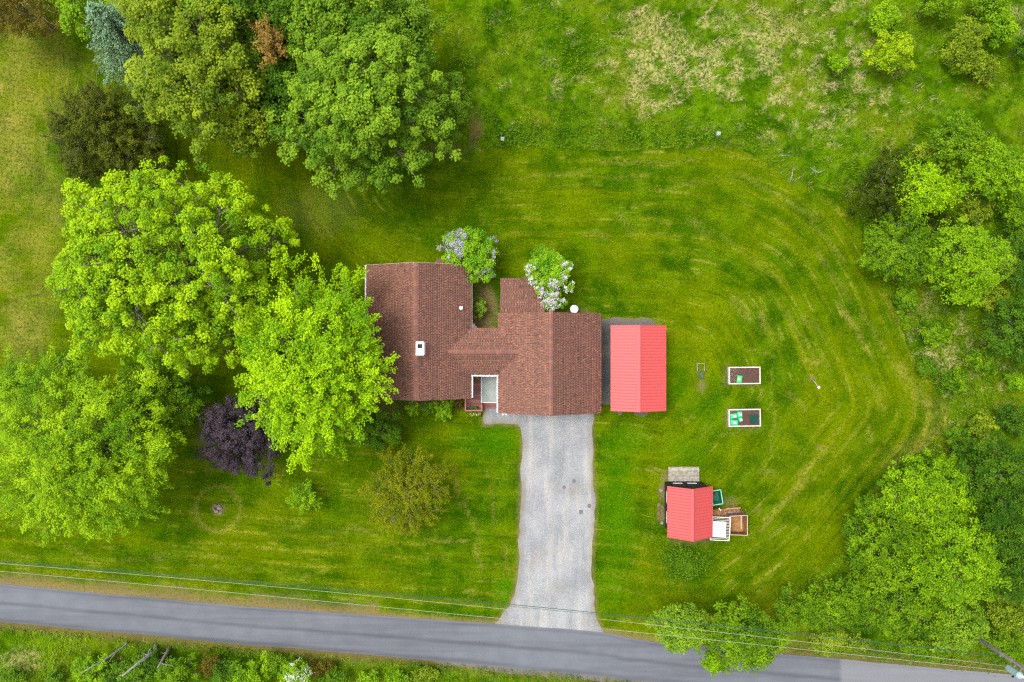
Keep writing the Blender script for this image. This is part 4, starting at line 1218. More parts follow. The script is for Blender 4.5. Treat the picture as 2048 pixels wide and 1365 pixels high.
SX0, SX1, SXM, SY0, SY1, SE, SR = 11.97, 15.42, 13.63, -15.07, -11.19, 2.2, 3.35
shed = empty('garden_shed', ((SX0 + SX1) / 2, (SY0 + SY1) / 2, 0), 0, 'small dark wooden garden shed with red metal gable roof', 'shed')
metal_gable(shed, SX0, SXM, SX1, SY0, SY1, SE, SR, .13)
ox, oy = shed.location.x, shed.location.y
wx0, wx1, wy0, wy1 = 12.2 - ox, 15.15 - ox, -14.85 - oy, -11.26 - oy
mb = MB().box(wx0, wy0, .0, wx1, wy1, SE - .02)
for y in (wy0 + .002, wy1 - .102):
    mb.add([(wx0, y, SE - .02), (wx1, y, SE - .02), (SXM - ox, y, SR - .14), (wx0, y + .1, SE - .02), (wx1, y + .1, SE - .02), (SXM - ox, y + .1, SR - .14)], [(0, 1, 2), (5, 4, 3), (0, 2, 5, 3), (1, 4, 5, 2)])
mb.build('wall', M['dark_wood'], shed)
me = MB().box(-.03, -.014, .05, .03, .014, SE - .05).mesh('batten', M['black'])
for k in range(9): link('batten', me, None, shed, (wx0 + .05 + k * (wx1 - wx0 - .1) / 8, wy1 + .0145, 0))
M['bedwood0'] = simple('dull_white_paint', C(206, 206, 204, .55), .1, 4)
pane = simple('grey_glass', C(150, 160, 170), .1, 2, .15, spec=.6)
for s in (-1, 1):                           # double doors on the north side
    xd = (wx0 + wx1) / 2 - .1 + s * .56
    d_ = MB().box(xd - .52, wy1 + .03, .12, xd + .52, wy1 + .07, 2.0).build('door', M['black'], shed)
    for (za, zb) in ((.3, .95), (1.12, 1.78)):
        MB().box(xd - .40, wy1 + .071, za, xd + .40, wy1 + .085, zb).build('door_panel', M['dark_wood'], d_)
    MB().box(xd - .36, wy1 + .0855, .97, xd + .36, wy1 + .11, 1.10).build('door_rail', M['white'], d_)
for y in (wy1 - 1.0, wy0 + 1.0):            # white windows on the west side
    g = MB().box(wx0 - .02, y - .4, .95, wx0 - .005, y + .4, 1.75).build('window', pane, shed)
    MB().box(wx0 - .06, y - .47, .88, wx0 - .006, y + .47, .95).box(wx0 - .06, y - .47, 1.75, wx0 - .006, y + .47, 1.82).box(wx0 - .06, y - .47, .95, wx0 - .006, y - .4, 1.75).box(wx0 - .06, y + .4, .95, wx0 - .006, y + .47, 1.75).build('window_frame', M['bedwood0'], g)
ramp = empty('shed_ramp', tuple(P(1367.5, 948.5, .15) * np.array([1, 1, 0])), 0, 'weathered grey plank ramp at the shed door', 'ramp')
rr = np.random.default_rng(4)
for k in range(9):
    y0 = .575 - k * .1285
    MB().box(-1.23 + rr.uniform(-.01, .01), y0 - .122, .09 + .008 * k, 1.23 + rr.uniform(-.01, .01), y0, .125 + .008 * k + rr.uniform(0, .006)).build('plank', M['weathered'][int(rr.integers(3))], ramp)
for x in (-1.1, 0, 1.1): MB().box(x - .04, -.57, 0, x + .04, .56, .088).build('joist', M['weathered'][1], ramp)

# ------------------------------------------------------------------ garden things
def raised_bed(label, u0, v0, u1, v1, rz):
    x0, y0 = PXY(u0, v1, .3); x1, y1 = PXY(u1, v0, .3)
    e = empty('raised_bed', ((x0 + x1) / 2, (y0 + y1) / 2, 0), rz, label, 'raised bed', 'raised garden beds')
    a, b, t_ = (x1 - x0) / 2, (y1 - y0) / 2, .10
    for q_ in ((-a, -b, a, -b + t_), (-a, b - t_, a, b), (-a, -b + t_, -a + t_, b - t_), (a - t_, -b + t_, a, b - t_)):
        MB().box(q_[0], q_[1], 0, q_[2], q_[3], .3).build('board', M['bedwood'], e, bevel=.01)
    g = np.linspace(-a + t_, a - t_, 30), np.linspace(-b + t_, b - t_, 16)
    X, Y = np.meshgrid(*g); Z = .2 + .05 * fbm(X * 4 + u0, Y * 4 + v0, 3)
    i, j = np.meshgrid(np.arange(29), np.arange(15)); q_ = (j * 30 + i).ravel()
    link('soil', np_mesh('soil', np.stack([X, Y, Z], -1).reshape(-1, 3), np.stack([q_, q_ + 1, q_ + 31, q_ + 30], 1), M['soil'], smooth=True), None, e)
    r = np.random.default_rng(int(v0)); n = 170
    p = np.stack([r.uniform(-a + t_, -a * .35, n), r.uniform(-b + t_, b - t_, n), np.full(n, .255)], -1)
    o = link('litter', leaves_mesh('litter', p, np.array([0, 0, 1.]) + r.normal(0, .3, (n, 3)), r.normal(0, 1, (n, 3)), r.uniform(.04, .09, n), r.uniform(.03, .05, n), r.uniform(0, 1, n), leaf_mat('dry_litter', (120, 100, 66), (226, 214, 190), k=.5)), None, e); o['kind'] = 'stuff'
    return e


M['bedwood'] = simple('whitewashed_board', C(214, 208, 196, .58), .16, 5, .85)
raised_bed('upper raised bed with white boards, bare brown soil and one bag', 1457.5, 734, 1521.5, 769, R(.6))
raised_bed('lower raised bed with white boards holding green bags', 1457.5, 818.5, 1522, 854, R(.9))


def soil_bag(label, u, v, z, a, b, rz, mat, seed):
    n, m = 13, 11; r = np.random.default_rng(seed)
    s, t_ = np.meshgrid(np.linspace(-1, 1, n), np.linspace(-1, 1, m))
    h = .11 * np.clip((1 - s ** 4) * (1 - t_ ** 4), 0, 1) ** .6 * (1 + .35 * (fbm(s * 2 + seed, t_ * 2, 5) - .5))
    pin = 1 - .10 * (np.abs(s) ** 6) * (1 - np.abs(t_)) ** 2
    X, Y = s * a * (1 - .06 * (1 - np.abs(s)) * np.abs(t_) ** 5), t_ * b * pin
    top = np.stack([X, Y, h + .02 + .012 * r.normal(0, 1, X.shape)], -1).reshape(-1, 3); bot = np.stack([X, Y, np.zeros_like(X)], -1).reshape(-1, 3)
    i, j = np.meshgrid(np.arange(n - 1), np.arange(m - 1)); q_ = (j * n + i).ravel(); F = np.stack([q_, q_ + 1, q_ + n + 1, q_ + n], 1)
    ring = [k for k in range(n)] + [k * n + n - 1 for k in range(1, m)] + [(m - 1) * n + k for k in range(n - 2, -1, -1)] + [k * n for k in range(m - 2, 0, -1)]
    N0 = n * m; side = [(ring[k], ring[k] + N0, ring[(k + 1) % len(ring)] + N0, ring[(k + 1) % len(ring)]) for k in range(len(ring))]
    F = np.concatenate([F, F[:, ::-1] + N0, np.array(side)])
    x, y = PXY(u, v, z)
    o = link('soil_bag', np_mesh('soil_bag', np.concatenate([top, bot]), F, mat, smooth=True)); o.location = (x, y, z); o.rotation_euler = (0, 0, rz)
    return tag(o, label, 'bag', 'bags of soil in the raised beds')


def bag_mat(name, base, mark, off):
    t = NT(name); p = t.coord(); s = t.sep(p)
    dx = t.math('ABSOLUTE', t.math('SUBTRACT', s[0], off)); dy = t.math('ABSOLUTE', s[1])
    f = t.math('MULTIPLY', t.ramp(dx, .10, .13, 1, 0), t.ramp(dy, .07, .10, 1, 0))
    c = t.mix(t.ramp(t.noise(p, 6, 4), .3, .7), base, tuple(x * 1.25 for x in base[:3]) + (1,))
    t.b.inputs['Specular IOR Level'].default_value = .5
    return t.done(t.mix(f, c, mark), .35)


BG = bag_mat('green_bag', C(40, 196, 124, .55), C(236, 236, 226, .7), 0.02); BY = bag_mat('yellow_green_bag', C(50, 196, 126, .55), C(246, 220, 50, .6), -.06)
soil_bag('green soil bag at the upper left of the pile in the lower bed', 1468, 832.5, .24, .31, .21, R(8), BG, 1)
soil_bag('green soil bag at the upper right of the pile in the lower bed', 1479.5, 829.5, .27, .21, .25, R(4), BG, 2)
soil_bag('green soil bag at the lower left of the pile in the lower bed', 1468.5, 845.5, .24, .33, .23, R(-4), BG, 3)
soil_bag('green soil bag peeking out on the right of the pile in the lower bed', 1481, 839.5, .24, .16, .20, R(20), BG, 4)
soil_bag('yellow and green soil bag leaning in the upper raised bed', 1479, 759, .24, .22, .31, R(-8), BY, 5)
# dark green netting folded in the lower bed
x, y = PXY(1508, 839, .3); NETM = simple('dark_green_netting', C(20, 92, 78), .2, 5, .6)
net = empty('garden_netting', (x, y, .245), R(6), 'folded dark green garden netting at the right of the lower bed', 'netting')
mb = MB()
for k in range(12):
    a = -.31 + k * .0564
    mb.box(a - .009, -.36, .02, a + .009, .36, .04).box(-.33, a * 1.12 - .009, .041, .33, a * 1.12 + .009, .058)
mb.build('mesh', NETM, net); MB().box(-.33, -.37, 0, .33, .37, .018).build('base', simple('green_liner', C(34, 82, 70), .2, 4), net)

x, y = PXY(1402, 735, .2)
cf = empty('wooden_frame', (x, y, 0), R(1), 'thin weathered wooden frame lying in the grass left of the raised beds', 'frame')
for q_ in ((-.30, .27, .30, .31), (-.30, -.31, -.26, .27), (.26, -.31, .30, .27)): MB().box(q_[0], q_[1], 0, q_[2], q_[3], .2).build('board', M['weathered'][1], cf)
x, y = PXY(1403, 750, .1)
hz = MB(); a = np.linspace(0, 2 * math.pi * 5, 110)
hz.tube(np.stack([.18 * np.cos(a) * (1 + .2 * np.sin(a * .37)), .28 * np.sin(a) * (1 + .15 * np.cos(a * .23)), .04 + .012 * a / 6.28 + .015 * np.sin(a * 1.7)], -1), .014, 6)
o = hz.build('garden_hose', simple('blue_green_hose', C(70, 122, 128), .15, 4, .5), smooth=True); o.location = (x, y, .02); tag(o, 'blue green garden hose coiled in the grass below the small wooden frame', 'hose')
tree_spots = None

# leaning white post with a cap, birdhouse stakes in the meadow
def leaning_post(name, label, cat, base, top, zt, r, mat, head):
    b, t_ = P(*base, 0), P(*top, zt)
    e = empty(name, (b[0], b[1], 0), 0, label, cat)
    d = t_ - b
    MB().tube([(0, 0, -.1), tuple(d * .5), tuple(d)], [r, r, r * .9], 10).build('pole', mat, e, smooth=True)
    head(e, d)


def cap_head(e, d): MB().lathe([(.02, d[2] - .02), (.09, d[2]), (.10, d[2] + .04), (.06, d[2] + .07)], (d[0], d[1]), 18).build('cap', M['white'], e)


def box_head(e, d):
    MB().box(d[0] - .1, d[1] - .1, d[2] - .05, d[0] + .1, d[1] + .1, d[2] + .2).build('house_box', M['white'], e)
    MB().add([(d[0] - .14, d[1] - .13, d[2] + .2), (d[0] + .14, d[1] - .13, d[2] + .2), (d[0] + .14, d[1] + .13, d[2] + .2), (d[0] - .14, d[1] + .13, d[2] + .2), (d[0] - .14, d[1], d[2] + .3), (d[0] + .14, d[1], d[2] + .3)], [(0, 1, 5, 4), (2, 3, 4, 5), (0, 4, 3), (1, 2, 5), (3, 2, 1, 0)]).build('lid', simple('pale_grey_lid', C(196, 206, 214), .1), e)


leaning_post('leaning_post', 'leaning white post with round cap on the lawn right of the raised beds', 'post', (1623.5, 757.5), (1637.5, 775), 1.2, .045, simple('grey_white_paint', C(206, 208, 206), .1), cap_head)
leaning_post('bird_box', 'small white bird box on a stake at the meadow edge above the house', 'bird box', (1003.5, 289), (1005, 279), 1.2, .03, M['black'], box_head)
leaning_post('bird_box', 'small white bird box on a grey stake over straw at the meadow edge', 'bird box', (1427, 275), (1436, 268.5), 1.3, .03, M['steel'], box_head)

x, y = PXY(1148.5, 618.5, 1.0)
tk = empty('water_tank', (x, y, 0), 0, 'round white tank with a flat lid at the north wall of the garage wing', 'tank')
MB().lathe([(.27, 0), (.29, .1), (.29, .85), (.27, .92)], n=28).build('drum', M['white'], tk, smooth=False)
MB().lathe([(.31, .925), (.32, .95), (.31, .985), (.15, 1.0), (.03, 1.0)], n=28).build('lid', M['white'], tk)
x, y = PXY(946, 652, .5)
orn = empty('garden_ornament', (x, y, 0), 0, 'small white garden ornament in the courtyard corner', 'ornament')
MB().lathe([(.13, 0), (.13, .06), (.05, .12), (.05, .3), (.15, .38), (.17, .46), (.03, .44)], n=16).build('bowl', M['white'], orn)
MB().lathe([(.10, 0), (.12, .1), (.07, .22), (.08, .3), (.02, .36)], (.17, -.12), 14).build('figure', M['white'], orn)

# rock pile on the front lawn
x, y = PXY(433, 1016)
rk = empty('rock_pile', (x, y, 0), 0, 'small pile of grey rocks in a bare ring on the front lawn', 'rocks')
r = np.random.default_rng(6); RK = [simple('grey_rock', C(168, 164, 156), .25, 6, .9, .5, 12), simple('tan_rock', C(150, 124, 104), .25, 6, .9, .5, 12)]


def rock_mesh(s, seed):
    r = np.random.default_rng(seed); mb = MB(); n = 9
    prof = [(.55, 0), (1, .3), (.9, .7), (.45, 1.0)]
    mb.lathe(prof, n=n); mb.v = [tuple(np.array(p) * s * np.array([1.2, .9, .8]) * r.uniform(.8, 1.2, 3)) for p in mb.v]
    return mb


for k in range(9): rock_mesh(r.uniform(.09, .17), k).build('rock', RK[k % 2], rk, loc=(r.normal(0, .16), r.normal(0, .16), 0 if k < 6 else .1))
for (u, v, s, lab) in [(1322.5, 981, .17, 'pale stone block left of the shed, topmost'), (1321, 997, .12, 'small tan stone left of the shed below the pale block'), (1318, 1010, .17, 'flat tan stone left of the shed at mid wall'), (1325, 1014, .14, 'pinkish stone against the shed wall at mid height'), (1318, 1027, .15, 'brown stone left of the shed, lowest'), (1324, 1046, .13, 'grey stone near the lower west corner of the shed')]:
    x, y = PXY(u, v); o = rock_mesh(s, int(u * v) % 999).build('stone', RK[1 if 'tan' in lab or 'brown' in lab or 'pink' in lab else 0]); o.location = (x, y, 0.005); o.rotation_euler = (0, 0, u); tag(o, lab, 'stone', 'stones beside the shed')

# garden cart beside the shed
x, y = PXY(1433, 995, .6); TUB = simple('green_plastic', C(140, 214, 184, .6), .12, 3, .45, spec=.4); TUBI = simple('dark_green_plastic', C(30, 120, 98), .15, 3, .5)
ct = empty('garden_cart', (x, y, 0), R(9), 'green plastic garden cart with black handle beside the shed', 'cart')
mb = MB(); a, b, z0, z1 = .40, .56, .28, .66


def ringq(s, z): return [(-a * s, -b * s, z), (a * s, -b * s, z), (a * s, b * s, z), (-a * s, b * s, z)]


vs = ringq(.72, z0) + ringq(1.0, z1) + ringq(.9, z1) + ringq(.64, z0 + .04)
fs = [(3, 2, 1, 0), (12, 13, 14, 15)] + [(i, (i + 1) % 4, 4 + (i + 1) % 4, 4 + i) for i in range(4)] + [(4 + i, 4 + (i + 1) % 4, 8 + (i + 1) % 4, 8 + i) for i in range(4)] + [(8 + i, 8 + (i + 1) % 4, 12 + (i + 1) % 4, 12 + i) for i in range(4)]
tub = mb.add(vs, fs).build('tub', TUBI, ct)
rim = MB()
for p0, p1 in (((-a, -b), (a, -b)), ((a, -b), (a, b)), ((a, b), (-a, b)), ((-a, b), (-a, -b))): rim.bar((*p0, z1 + .01), (*p1, z1 + .01), .075, .05)
rim.build('rim', TUB, tub)
for sx in (-1, 1):
    for sy in (-1, 1):
        wv_ = MB().tube([(sx * .33, sy * .36, .17), (sx * .39, sy * .36, .17)], .17, 16).build('wheel', M['black'], ct)
MB().box(-.30, -.38, .15, .30, -.34, .2).box(-.30, .34, .15, .30, .38, .2).box(-.06, -.4, .2, .06, .4, .26).build('chassis', M['black'], ct)
h_ = MB().tube([(.02, -.42, .2), (.06, -.75, .5), (.12, -1.02, .72)], .028, 8).build('handle', M['black'], ct)
MB().tube([(.06, -.88, .61), (.12, -1.02, .72), (.14, -1.08, .77)], .034, 8).build('grip', M['white'], h_)
r = np.random.default_rng(3)
for k in range(4): MB().bar((-.12 + r.normal(0, .06), .1 + .1 * k, .36), (.1 + r.normal(0, .06), .16 + .1 * k, .40 + .02 * k), .06, .05).build('log', simple('brown_log', C(120, 84, 64), .2), tub)

# wooden pens beside the shed
PLY = simple('brown_plywood', C(190, 140, 84), .22, 4, .85, .3, 20); PLYD = simple('dark_plywood', C(156, 108, 66), .25, 4, .85, .3, 20); PINK = simple('white_pink_paint', C(222, 206, 196, .55), .1, 4)
cs = [P(1459.5, 1033, 1.0), P(1495, 1031, 1.0), P(1495, 1071, 1.0), P(1460, 1070, 1.0)]
c0 = np.mean(cs, 0); pen = empty('animal_pen', (c0[0], c0[1], 0), 0, 'open topped brown plywood pen with pale painted top rails', 'pen')
L = [c - np.array([c0[0], c0[1], 0]) for c in cs]
MB().prism([(p[0] * .97, p[1] * .97) for p in L][::-1], .02, .06).build('floor', PLY, pen)
for k in range(4):
    p, q_ = L[k], L[(k + 1) % 4]
    MB().bar((p[0], p[1], .5), (q_[0], q_[1], .5), .03, .94).build('side', PLY if k % 2 else PLYD, pen)
    MB().bar((p[0], p[1], .995), (q_[0], q_[1], .995), .04, .045).build('top_rail', PINK, pen)
    MB().box(p[0] * .93 - .035, p[1] * .93 - .035, .061, p[0] * .93 + .035, p[1] * .93 + .035, .965).build('corner_post', PLYD, pen)
m0, m1 = (L[0] * .36 + L[1] * .64), (L[3] * .36 + L[2] * .64)
MB().bar((m0[0], m0[1], .985), (m1[0] * .7 + m0[0] * .3, m1[1] * .7 + m0[1] * .3, .985), .05, .04).build('cross_bar', PINK, pen)
cs = [P(1422, 1021, .5), P(1481, 1017, .5), P(1490, 1033, .5), P(1424, 1035, .5)]
c0 = np.mean(cs, 0); tr_ = empty('plywood_trough', (c0[0], c0[1], 0), 0, 'low brown plywood box behind the pen with a golden timber edge', 'box')
L = [c - np.array([c0[0], c0[1], 0]) for c in cs]
MB().prism([(p[0] * .97, p[1] * .95) for p in L][::-1], .02, .05).build('floor', PLY, tr_)
for k in range(4):
    p, q_ = L[k], L[(k + 1) % 4]
    MB().bar((p[0], p[1], .26), (q_[0], q_[1], .26), .03, .46).build('side', PLYD if k % 2 else PLY, tr_)
GOLD = simple('golden_timber', C(222, 164, 78), .12, 5)
MB().bar(tuple(L[0] * .5 + L[1] * .5 + np.array([0, .03, .0])), tuple(L[1] + np.array([0, .03, .0])), .09, .07).build('timber_edge', GOLD, tr_)
MB().bar(tuple(L[0] * .66 + L[1] * .34 + np.array([0, 0, -.05])), tuple(L[2] * .34 + L[3] * .66 + np.array([0, 0, -.05])), .05, .05).build('brace', PLYD, tr_)
r = np.random.default_rng(2); n = 260
p = np.stack([r.normal(.55, .42, n), r.normal(-.02, .16, n), r.uniform(.06, .2, n)], -1)
o = link('litter', leaves_mesh('litter', p, np.array([0, 0, 1.]) + r.normal(0, .5, (n, 3)), r.normal(0, 1, (n, 3)), r.uniform(.05, .12, n), r.uniform(.04, .09, n), r.uniform(0, 1, n), leaf_mat('pale_shavings', (168, 134, 150), (240, 230, 234), k=.5)), None, tr_); o['kind'] = 'stuff'
cs = [P(1426, 1034, 1.02), P(1461.5, 1036, 1.02), P(1458, 1082, 1.02), P(1421, 1080, 1.02)]
c0 = np.mean(cs, 0); rack = empty('slatted_rack', (c0[0], c0[1], 0), 0, 'white framed slatted rack standing against the east side of the shed', 'rack')
L = [c - np.array([c0[0], c0[1], 0]) for c in cs]
for k in range(4): MB().bar(tuple(L[k]), tuple(L[(k + 1) % 4]), .035, .04).build('frame_rail', M['white'], rack)
for k in range(1, 15):
    f = k / 15; p = L[0] * (1 - f) + L[3] * f; q_ = L[1] * (1 - f) + L[2] * f
    MB().bar(tuple(p - np.array([0, 0, .012])), tuple(q_ - np.array([0, 0, .012])), .035, .02).build('slat', M['bedwood'], rack)
for p in L: MB().box(p[0] * .96 - .025, p[1] * .96 - .025, 0, p[0] * .96 + .025, p[1] * .96 + .025, .99).build('leg', M['white'], rack)
x, y = PXY(1437.5, 1059, 1.06); X, Y = np.meshgrid(np.linspace(-.56, .56, 24), np.linspace(-.6, .6, 16))
Z = .025 * np.sin(Y * 16 + .6 * X) * .5 + .02
i, j = np.meshgrid(np.arange(23), np.arange(15)); q_ = (j * 24 + i).ravel()
top = np.stack([X, Y, Z + .012], -1).reshape(-1, 3); F = np.stack([q_, q_ + 1, q_ + 25, q_ + 24], 1); bot = top - np.array([0, 0, .01])
sh = link('plastic_sheet', np_mesh('plastic_sheet', np.concatenate([top, bot]), np.concatenate([F, F[:, ::-1] + len(top)]), M['white'], smooth=True)); sh.location = (x, y, 1.045); sh.rotation_euler = (0, 0, R(-2)); tag(sh, 'wavy white plastic sheet lying on the slatted rack', 'sheet')

# ------------------------------------------------------------------ utility pole, transformer, wires
PX, PY = 34.9, -22.3
pole = empty('utility_pole', (PX, PY, 0), 0, 'weathered grey wooden utility pole in the lower right corner', 'utility pole')
MB().tube([(0, 0, -.3), (0, 0, 5), (0, 0, 10.6)], [.17, .145, .11], 14).build('shaft', bark('pole_wood', C(112, 104, 98), C(160, 152, 146)), pole, smooth=True)
MB().tube([(.12, -.10, .2), (.11, -.1, 7.2)], .02, 6).build('ground_wire', M['steel'], pole)
MB().bar((-.2, -.25, 7.7), (0, 0, 7.7), .06, .12).bar((-.2, -.25, 8.3), (0, 0, 8.3), .06, .12).build('bracket', M['steel'], pole)
for z in (6.1, 8.1, 8.7): MB().lathe([(.03, z - .1), (.06, z - .05), (.06, z + .05), (.03, z + .1)], (-.02, -.17), 10).build('insulator', M['steel'], pole)
tf = empty('transformer', (34.58, -22.78, 7.35), 0, 'pale blue grey transformer can hung on the utility pole', 'transformer')
TFM = simple('pale_blue_steel', C(176, 206, 212), .08, 3, .45, spec=.4)
MB().lathe([(.2, 0), (.235, .05), (.235, 1.05), (.25, 1.06), (.25, 1.12), (.2, 1.2), (.03, 1.24)], n=24).build('tank', TFM, tf)
MB().lathe([(.05, 1.2), (.07, 1.26), (.05, 1.32), (.07, 1.38), (.03, 1.44)], (.08, 0), 12).build('bushing', M['white'], tf)
MB().bar((-.02, -.24, .55), (-.02, -.42, .5), .05, .1).bar((-.02, -.42, .5), (.03, -.45, .3), .04, .05).build('cutout', M['black'], tf)


def wire(label, px3, z, rad, mat, zl=None):
    u = np.array([p[0] for p in px3], float); v = np.array([p[1] for p in px3], float)
    co = np.polyfit(u, v, 2)
    us = np.linspace(-380, u[-1], 60)
    pts = []
    for a in us:
        f = (a + 380) / (u[-1] + 380); zz = z - 1.1 * 4 * f * (1 - f) * .35
        pts.append(P(a, np.polyval(co, a), zz))
    o = MB().tube(pts, rad, 6).build('overhead_wire', mat, None, smooth=True)
    return tag(o, label, 'wire', 'overhead wires along the road')


ALU = simple('bright_wire', C(190, 198, 180), .05, 2, .4); CAB = simple('dark_cable', C(64, 104, 84), .1, 2, .6)
wire('upper of the two bright overhead wires along the road', [(0, 1127), (640, 1183), (1300, 1249), (2012, 1333)], 8.1, .013, ALU)
wire('lower bright overhead wire nearest the asphalt', [(0, 1143), (640, 1202), (1300, 1268), (2026, 1344)], 8.6, .013, ALU)
wire('thin dark green cable above the bright wires', [(0, 1121), (640, 1175), (1340, 1240), (1995, 1312)], 6.1, .022, CAB)
wire('second dark cable just beside the thin dark green cable', [(0, 1124.5), (640, 1179), (1340, 1243), (1995, 1313)], 6.0, .012, CAB)

# ------------------------------------------------------------------ bare trunks beyond the road and dead branches in the meadow
def bare(name, label, cat, pts, rad, mat, twigs, seed):
    r = np.random.default_rng(seed); pts = [np.array(p, float) for p in pts]; b = pts[0].copy(); b[2] = 0
    e = empty(name, (b[0], b[1], 0), 0, label, cat)
    L = [p - b for p in pts]
    MB().tube(L, rad, 9).build('trunk', mat, e, smooth=True)
    for k in range(twigs):
        f = r.uniform(.3, 1); q_ = L[0] + (L[-1] - L[0]) * f
        j = min(int(f * (len(L) - 1)), len(L) - 2); g = f * (len(L) - 1) - j; q_ = L[j] * (1 - g) + L[j + 1] * g
        d = unit(L[-1] - L[0]) + r.normal(0, .6, 3); d[2] = abs(d[2]) * .6; ln = r.uniform(.35, .9) * np.linalg.norm(L[-1] - L[0]) * .35
        MB().tube([q_, q_ + d * ln * .5 + r.normal(0, .04, 3), q_ + d * ln], [rad[-1] * .7, rad[-1] * .5, rad[-1] * .2], 5).build('branch', mat, e)


bare('bare_trunk', 'long thin pale bare trunk slanting beyond the road, leftmost of three', 'trunk', [P(254, 1284, 0), P(252, 1291, .9), P(225, 1309, 2.4), P(190, 1331, 3.9), P(163, 1346, 5.0)], [.10, .09, .07, .05, .03], M['bark_pale'], 3, 1)
bare('bare_trunk', 'forked pale grey bare trunk beyond the road, middle of three', 'trunk', [P(312, 1290, 0), P(309, 1303, .8), P(297, 1312, 1.5), P(282, 1322, 2.3), P(245, 1352, 4.2)], [.15, .14, .12, .09, .05], M['bark_pale'], 5, 2)
bare('bare_trunk', 'short grey bare trunk stub beyond the road, rightmost of three', 'trunk', [P(340, 1294, 0), P(335, 1303, .6), P(325, 1320, 1.6), P(316, 1336, 2.4)], [.13, .12, .10, .07], M['bark'], 2, 3)
bare('dead_branch', 'thin dead grey branch on the grass at the lawn curve', 'branch', [P(1579, 366, .05), P(1584, 352, .3), P(1586, 340, .5)], [.035, .025, .01], M['bark_pale'], 6, 4)
bare('dead_branch', 'pale forked dead branch in the meadow edge beside the lawn curve', 'branch', [P(1652, 340, .1), P(1637, 346, .4), P(1620, 335, .6)], [.035, .025, .01], M['bark_pale'], 9, 5)
bare('dead_branch', 'dead twig in the meadow above the lawn curve', 'branch', [P(1582, 311, .1), P(1570, 311, .2), P(1556, 312, .2)], [.03, .02, .01], M['bark_pale'], 4, 6)
bare('dead_branch', 'bundle of bare twigs in the thicket at the right lawn tip', 'branch', [P(1890, 735, .2), P(1875, 727, .4), P(1858, 720, .5)], [.03, .02, .01], M['bark_pale'], 6, 7)
bare('dead_branch', 'bare dead branch lying in the meadow beside the wood', 'branch', [P(835, 25, .2), P(850, 20, .4), P(868, 22, .4)], [.04, .03, .01], M['bark_pale'], 9, 8)

# ---- the wood at the top left
G = 'trees of the wood behind the house'
tree('deciduous_tree', 'mid green tree at the top edge behind the rusty brown tree', 'tree', (490, 20), (110, 80), 7, 11, 2.5, LM['mid'], boughs=20, clumps=10, leaves=70, rc=.55, leaf=(.22, .17), seed=11, tr=.22, group=G)
tree('deciduous_tree', 'tall olive green tree in front of the blue spruce', 'tree', (408, 152), (146, 158), 7.5, 12.5, 2.5, LM['olive'], boughs=30, clumps=12, leaves=75, rc=.55, leaf=(.22, .17), lobes=.10, seed=12, tr=.28, extra=16, group=G)
tree('deciduous_tree', 'lower green tree with bare twigs at the south edge of the wood', 'tree', (496, 218), (104, 104), 5.5, 9, 1.6, LM['olive'], boughs=20, clumps=10, leaves=70, rc=.55, leaf=(.22, .17), lobes=.12, seed=13, tr=.2, extra=14, group=G)
tree('deciduous_tree', 'small tree with rusty orange brown leaves inside the green wood', 'tree', (545, 92), (34, 48), 8.0, 10.6, 5.5, LM['rust'], style='spray', boughs=9, clumps=6, leaves=60, rc=.5, leaf=(.17, .12), lobes=.18, seed=14, tr=.14, gap=.35, group=G)
tree('deciduous_tree', 'green tree at the top edge above the large rounded tree', 'tree', (690, 40), (130, 80), 7, 11.5, 2.0, LM['mid'], boughs=24, clumps=11, leaves=70, rc=.55, leaf=(.22, .17), seed=15, tr=.22, group=G)
tree('deciduous_tree', 'largest rounded green tree at the right end of the wood', 'tree', (734, 220), (164, 172), 7.5, 13.5, 1.8, LM['mid'], boughs=46, clumps=15, leaves=85, rc=.48, leaf=(.22, .17), lobes=.07, seed=16, tr=.32, group=G)
tree('deciduous_tree', 'dark green tree in the middle of the wood by the rusty tree', 'tree', (570, 190), (60, 90), 5.5, 9.0, 2.0, LM['deep'], boughs=14, clumps=9, leaves=70, rc=.5, leaf=(.2, .16), seed=17, tr=.18, group=G)
tree('deciduous_tree', 'small bright green tree at the top edge left of the spruce', 'tree', (165, 18), (50, 55), 5, 7.5, 1.5, LM['shrub'], boughs=12, clumps=9, leaves=60, rc=.45, leaf=(.18, .14), seed=18, tr=.14, group=G)
conifer('spruce_tree', 'blue green spruce at the left edge of the wood', 'tree', (284, 96), 100, 1.2, 8.2, LM['spruce'], seed=19, group=G)
tree('evergreen_tree', 'dark brownish evergreen in the top left corner', 'tree', (45, 18), (105, 75), 3.5, 6.0, 0.6, LM['brownolive'], style='spray', boughs=20, clumps=12, leaves=80, rc=.55, leaf=(.16, .07), seed=20, tr=.16, extra=10, barkm='bark')
tree('evergreen_tree', 'dark olive evergreen with bare grey twigs beside the left field', 'tree', (222, 274), (130, 96), 3.2, 6.2, 0.4, LM['darkolive'], style='spray', boughs=26, clumps=14, leaves=125, rc=.5, leaf=(.16, .085), lobes=.08, seed=21, tr=.2, extra=70, twigs=.3, gap=.02, barkm='bark')
tree('deciduous_tree', 'green tree at the top edge at the right end of the wood', 'tree', (800, 70), (85, 80), 5.5, 9.5, 1.5, LM['mid'], boughs=22, clumps=10, leaves=70, rc=.5, leaf=(.2, .16), seed=41, tr=.2, group=G)
tree('deciduous_tree', 'dark green tree between the olive tree and the largest rounded tree', 'tree', (590, 60), (80, 75), 6, 10, 2, LM['deep'], boughs=18, clumps=10, leaves=70, rc=.5, leaf=(.2, .16), seed=42, tr=.2, group=G)
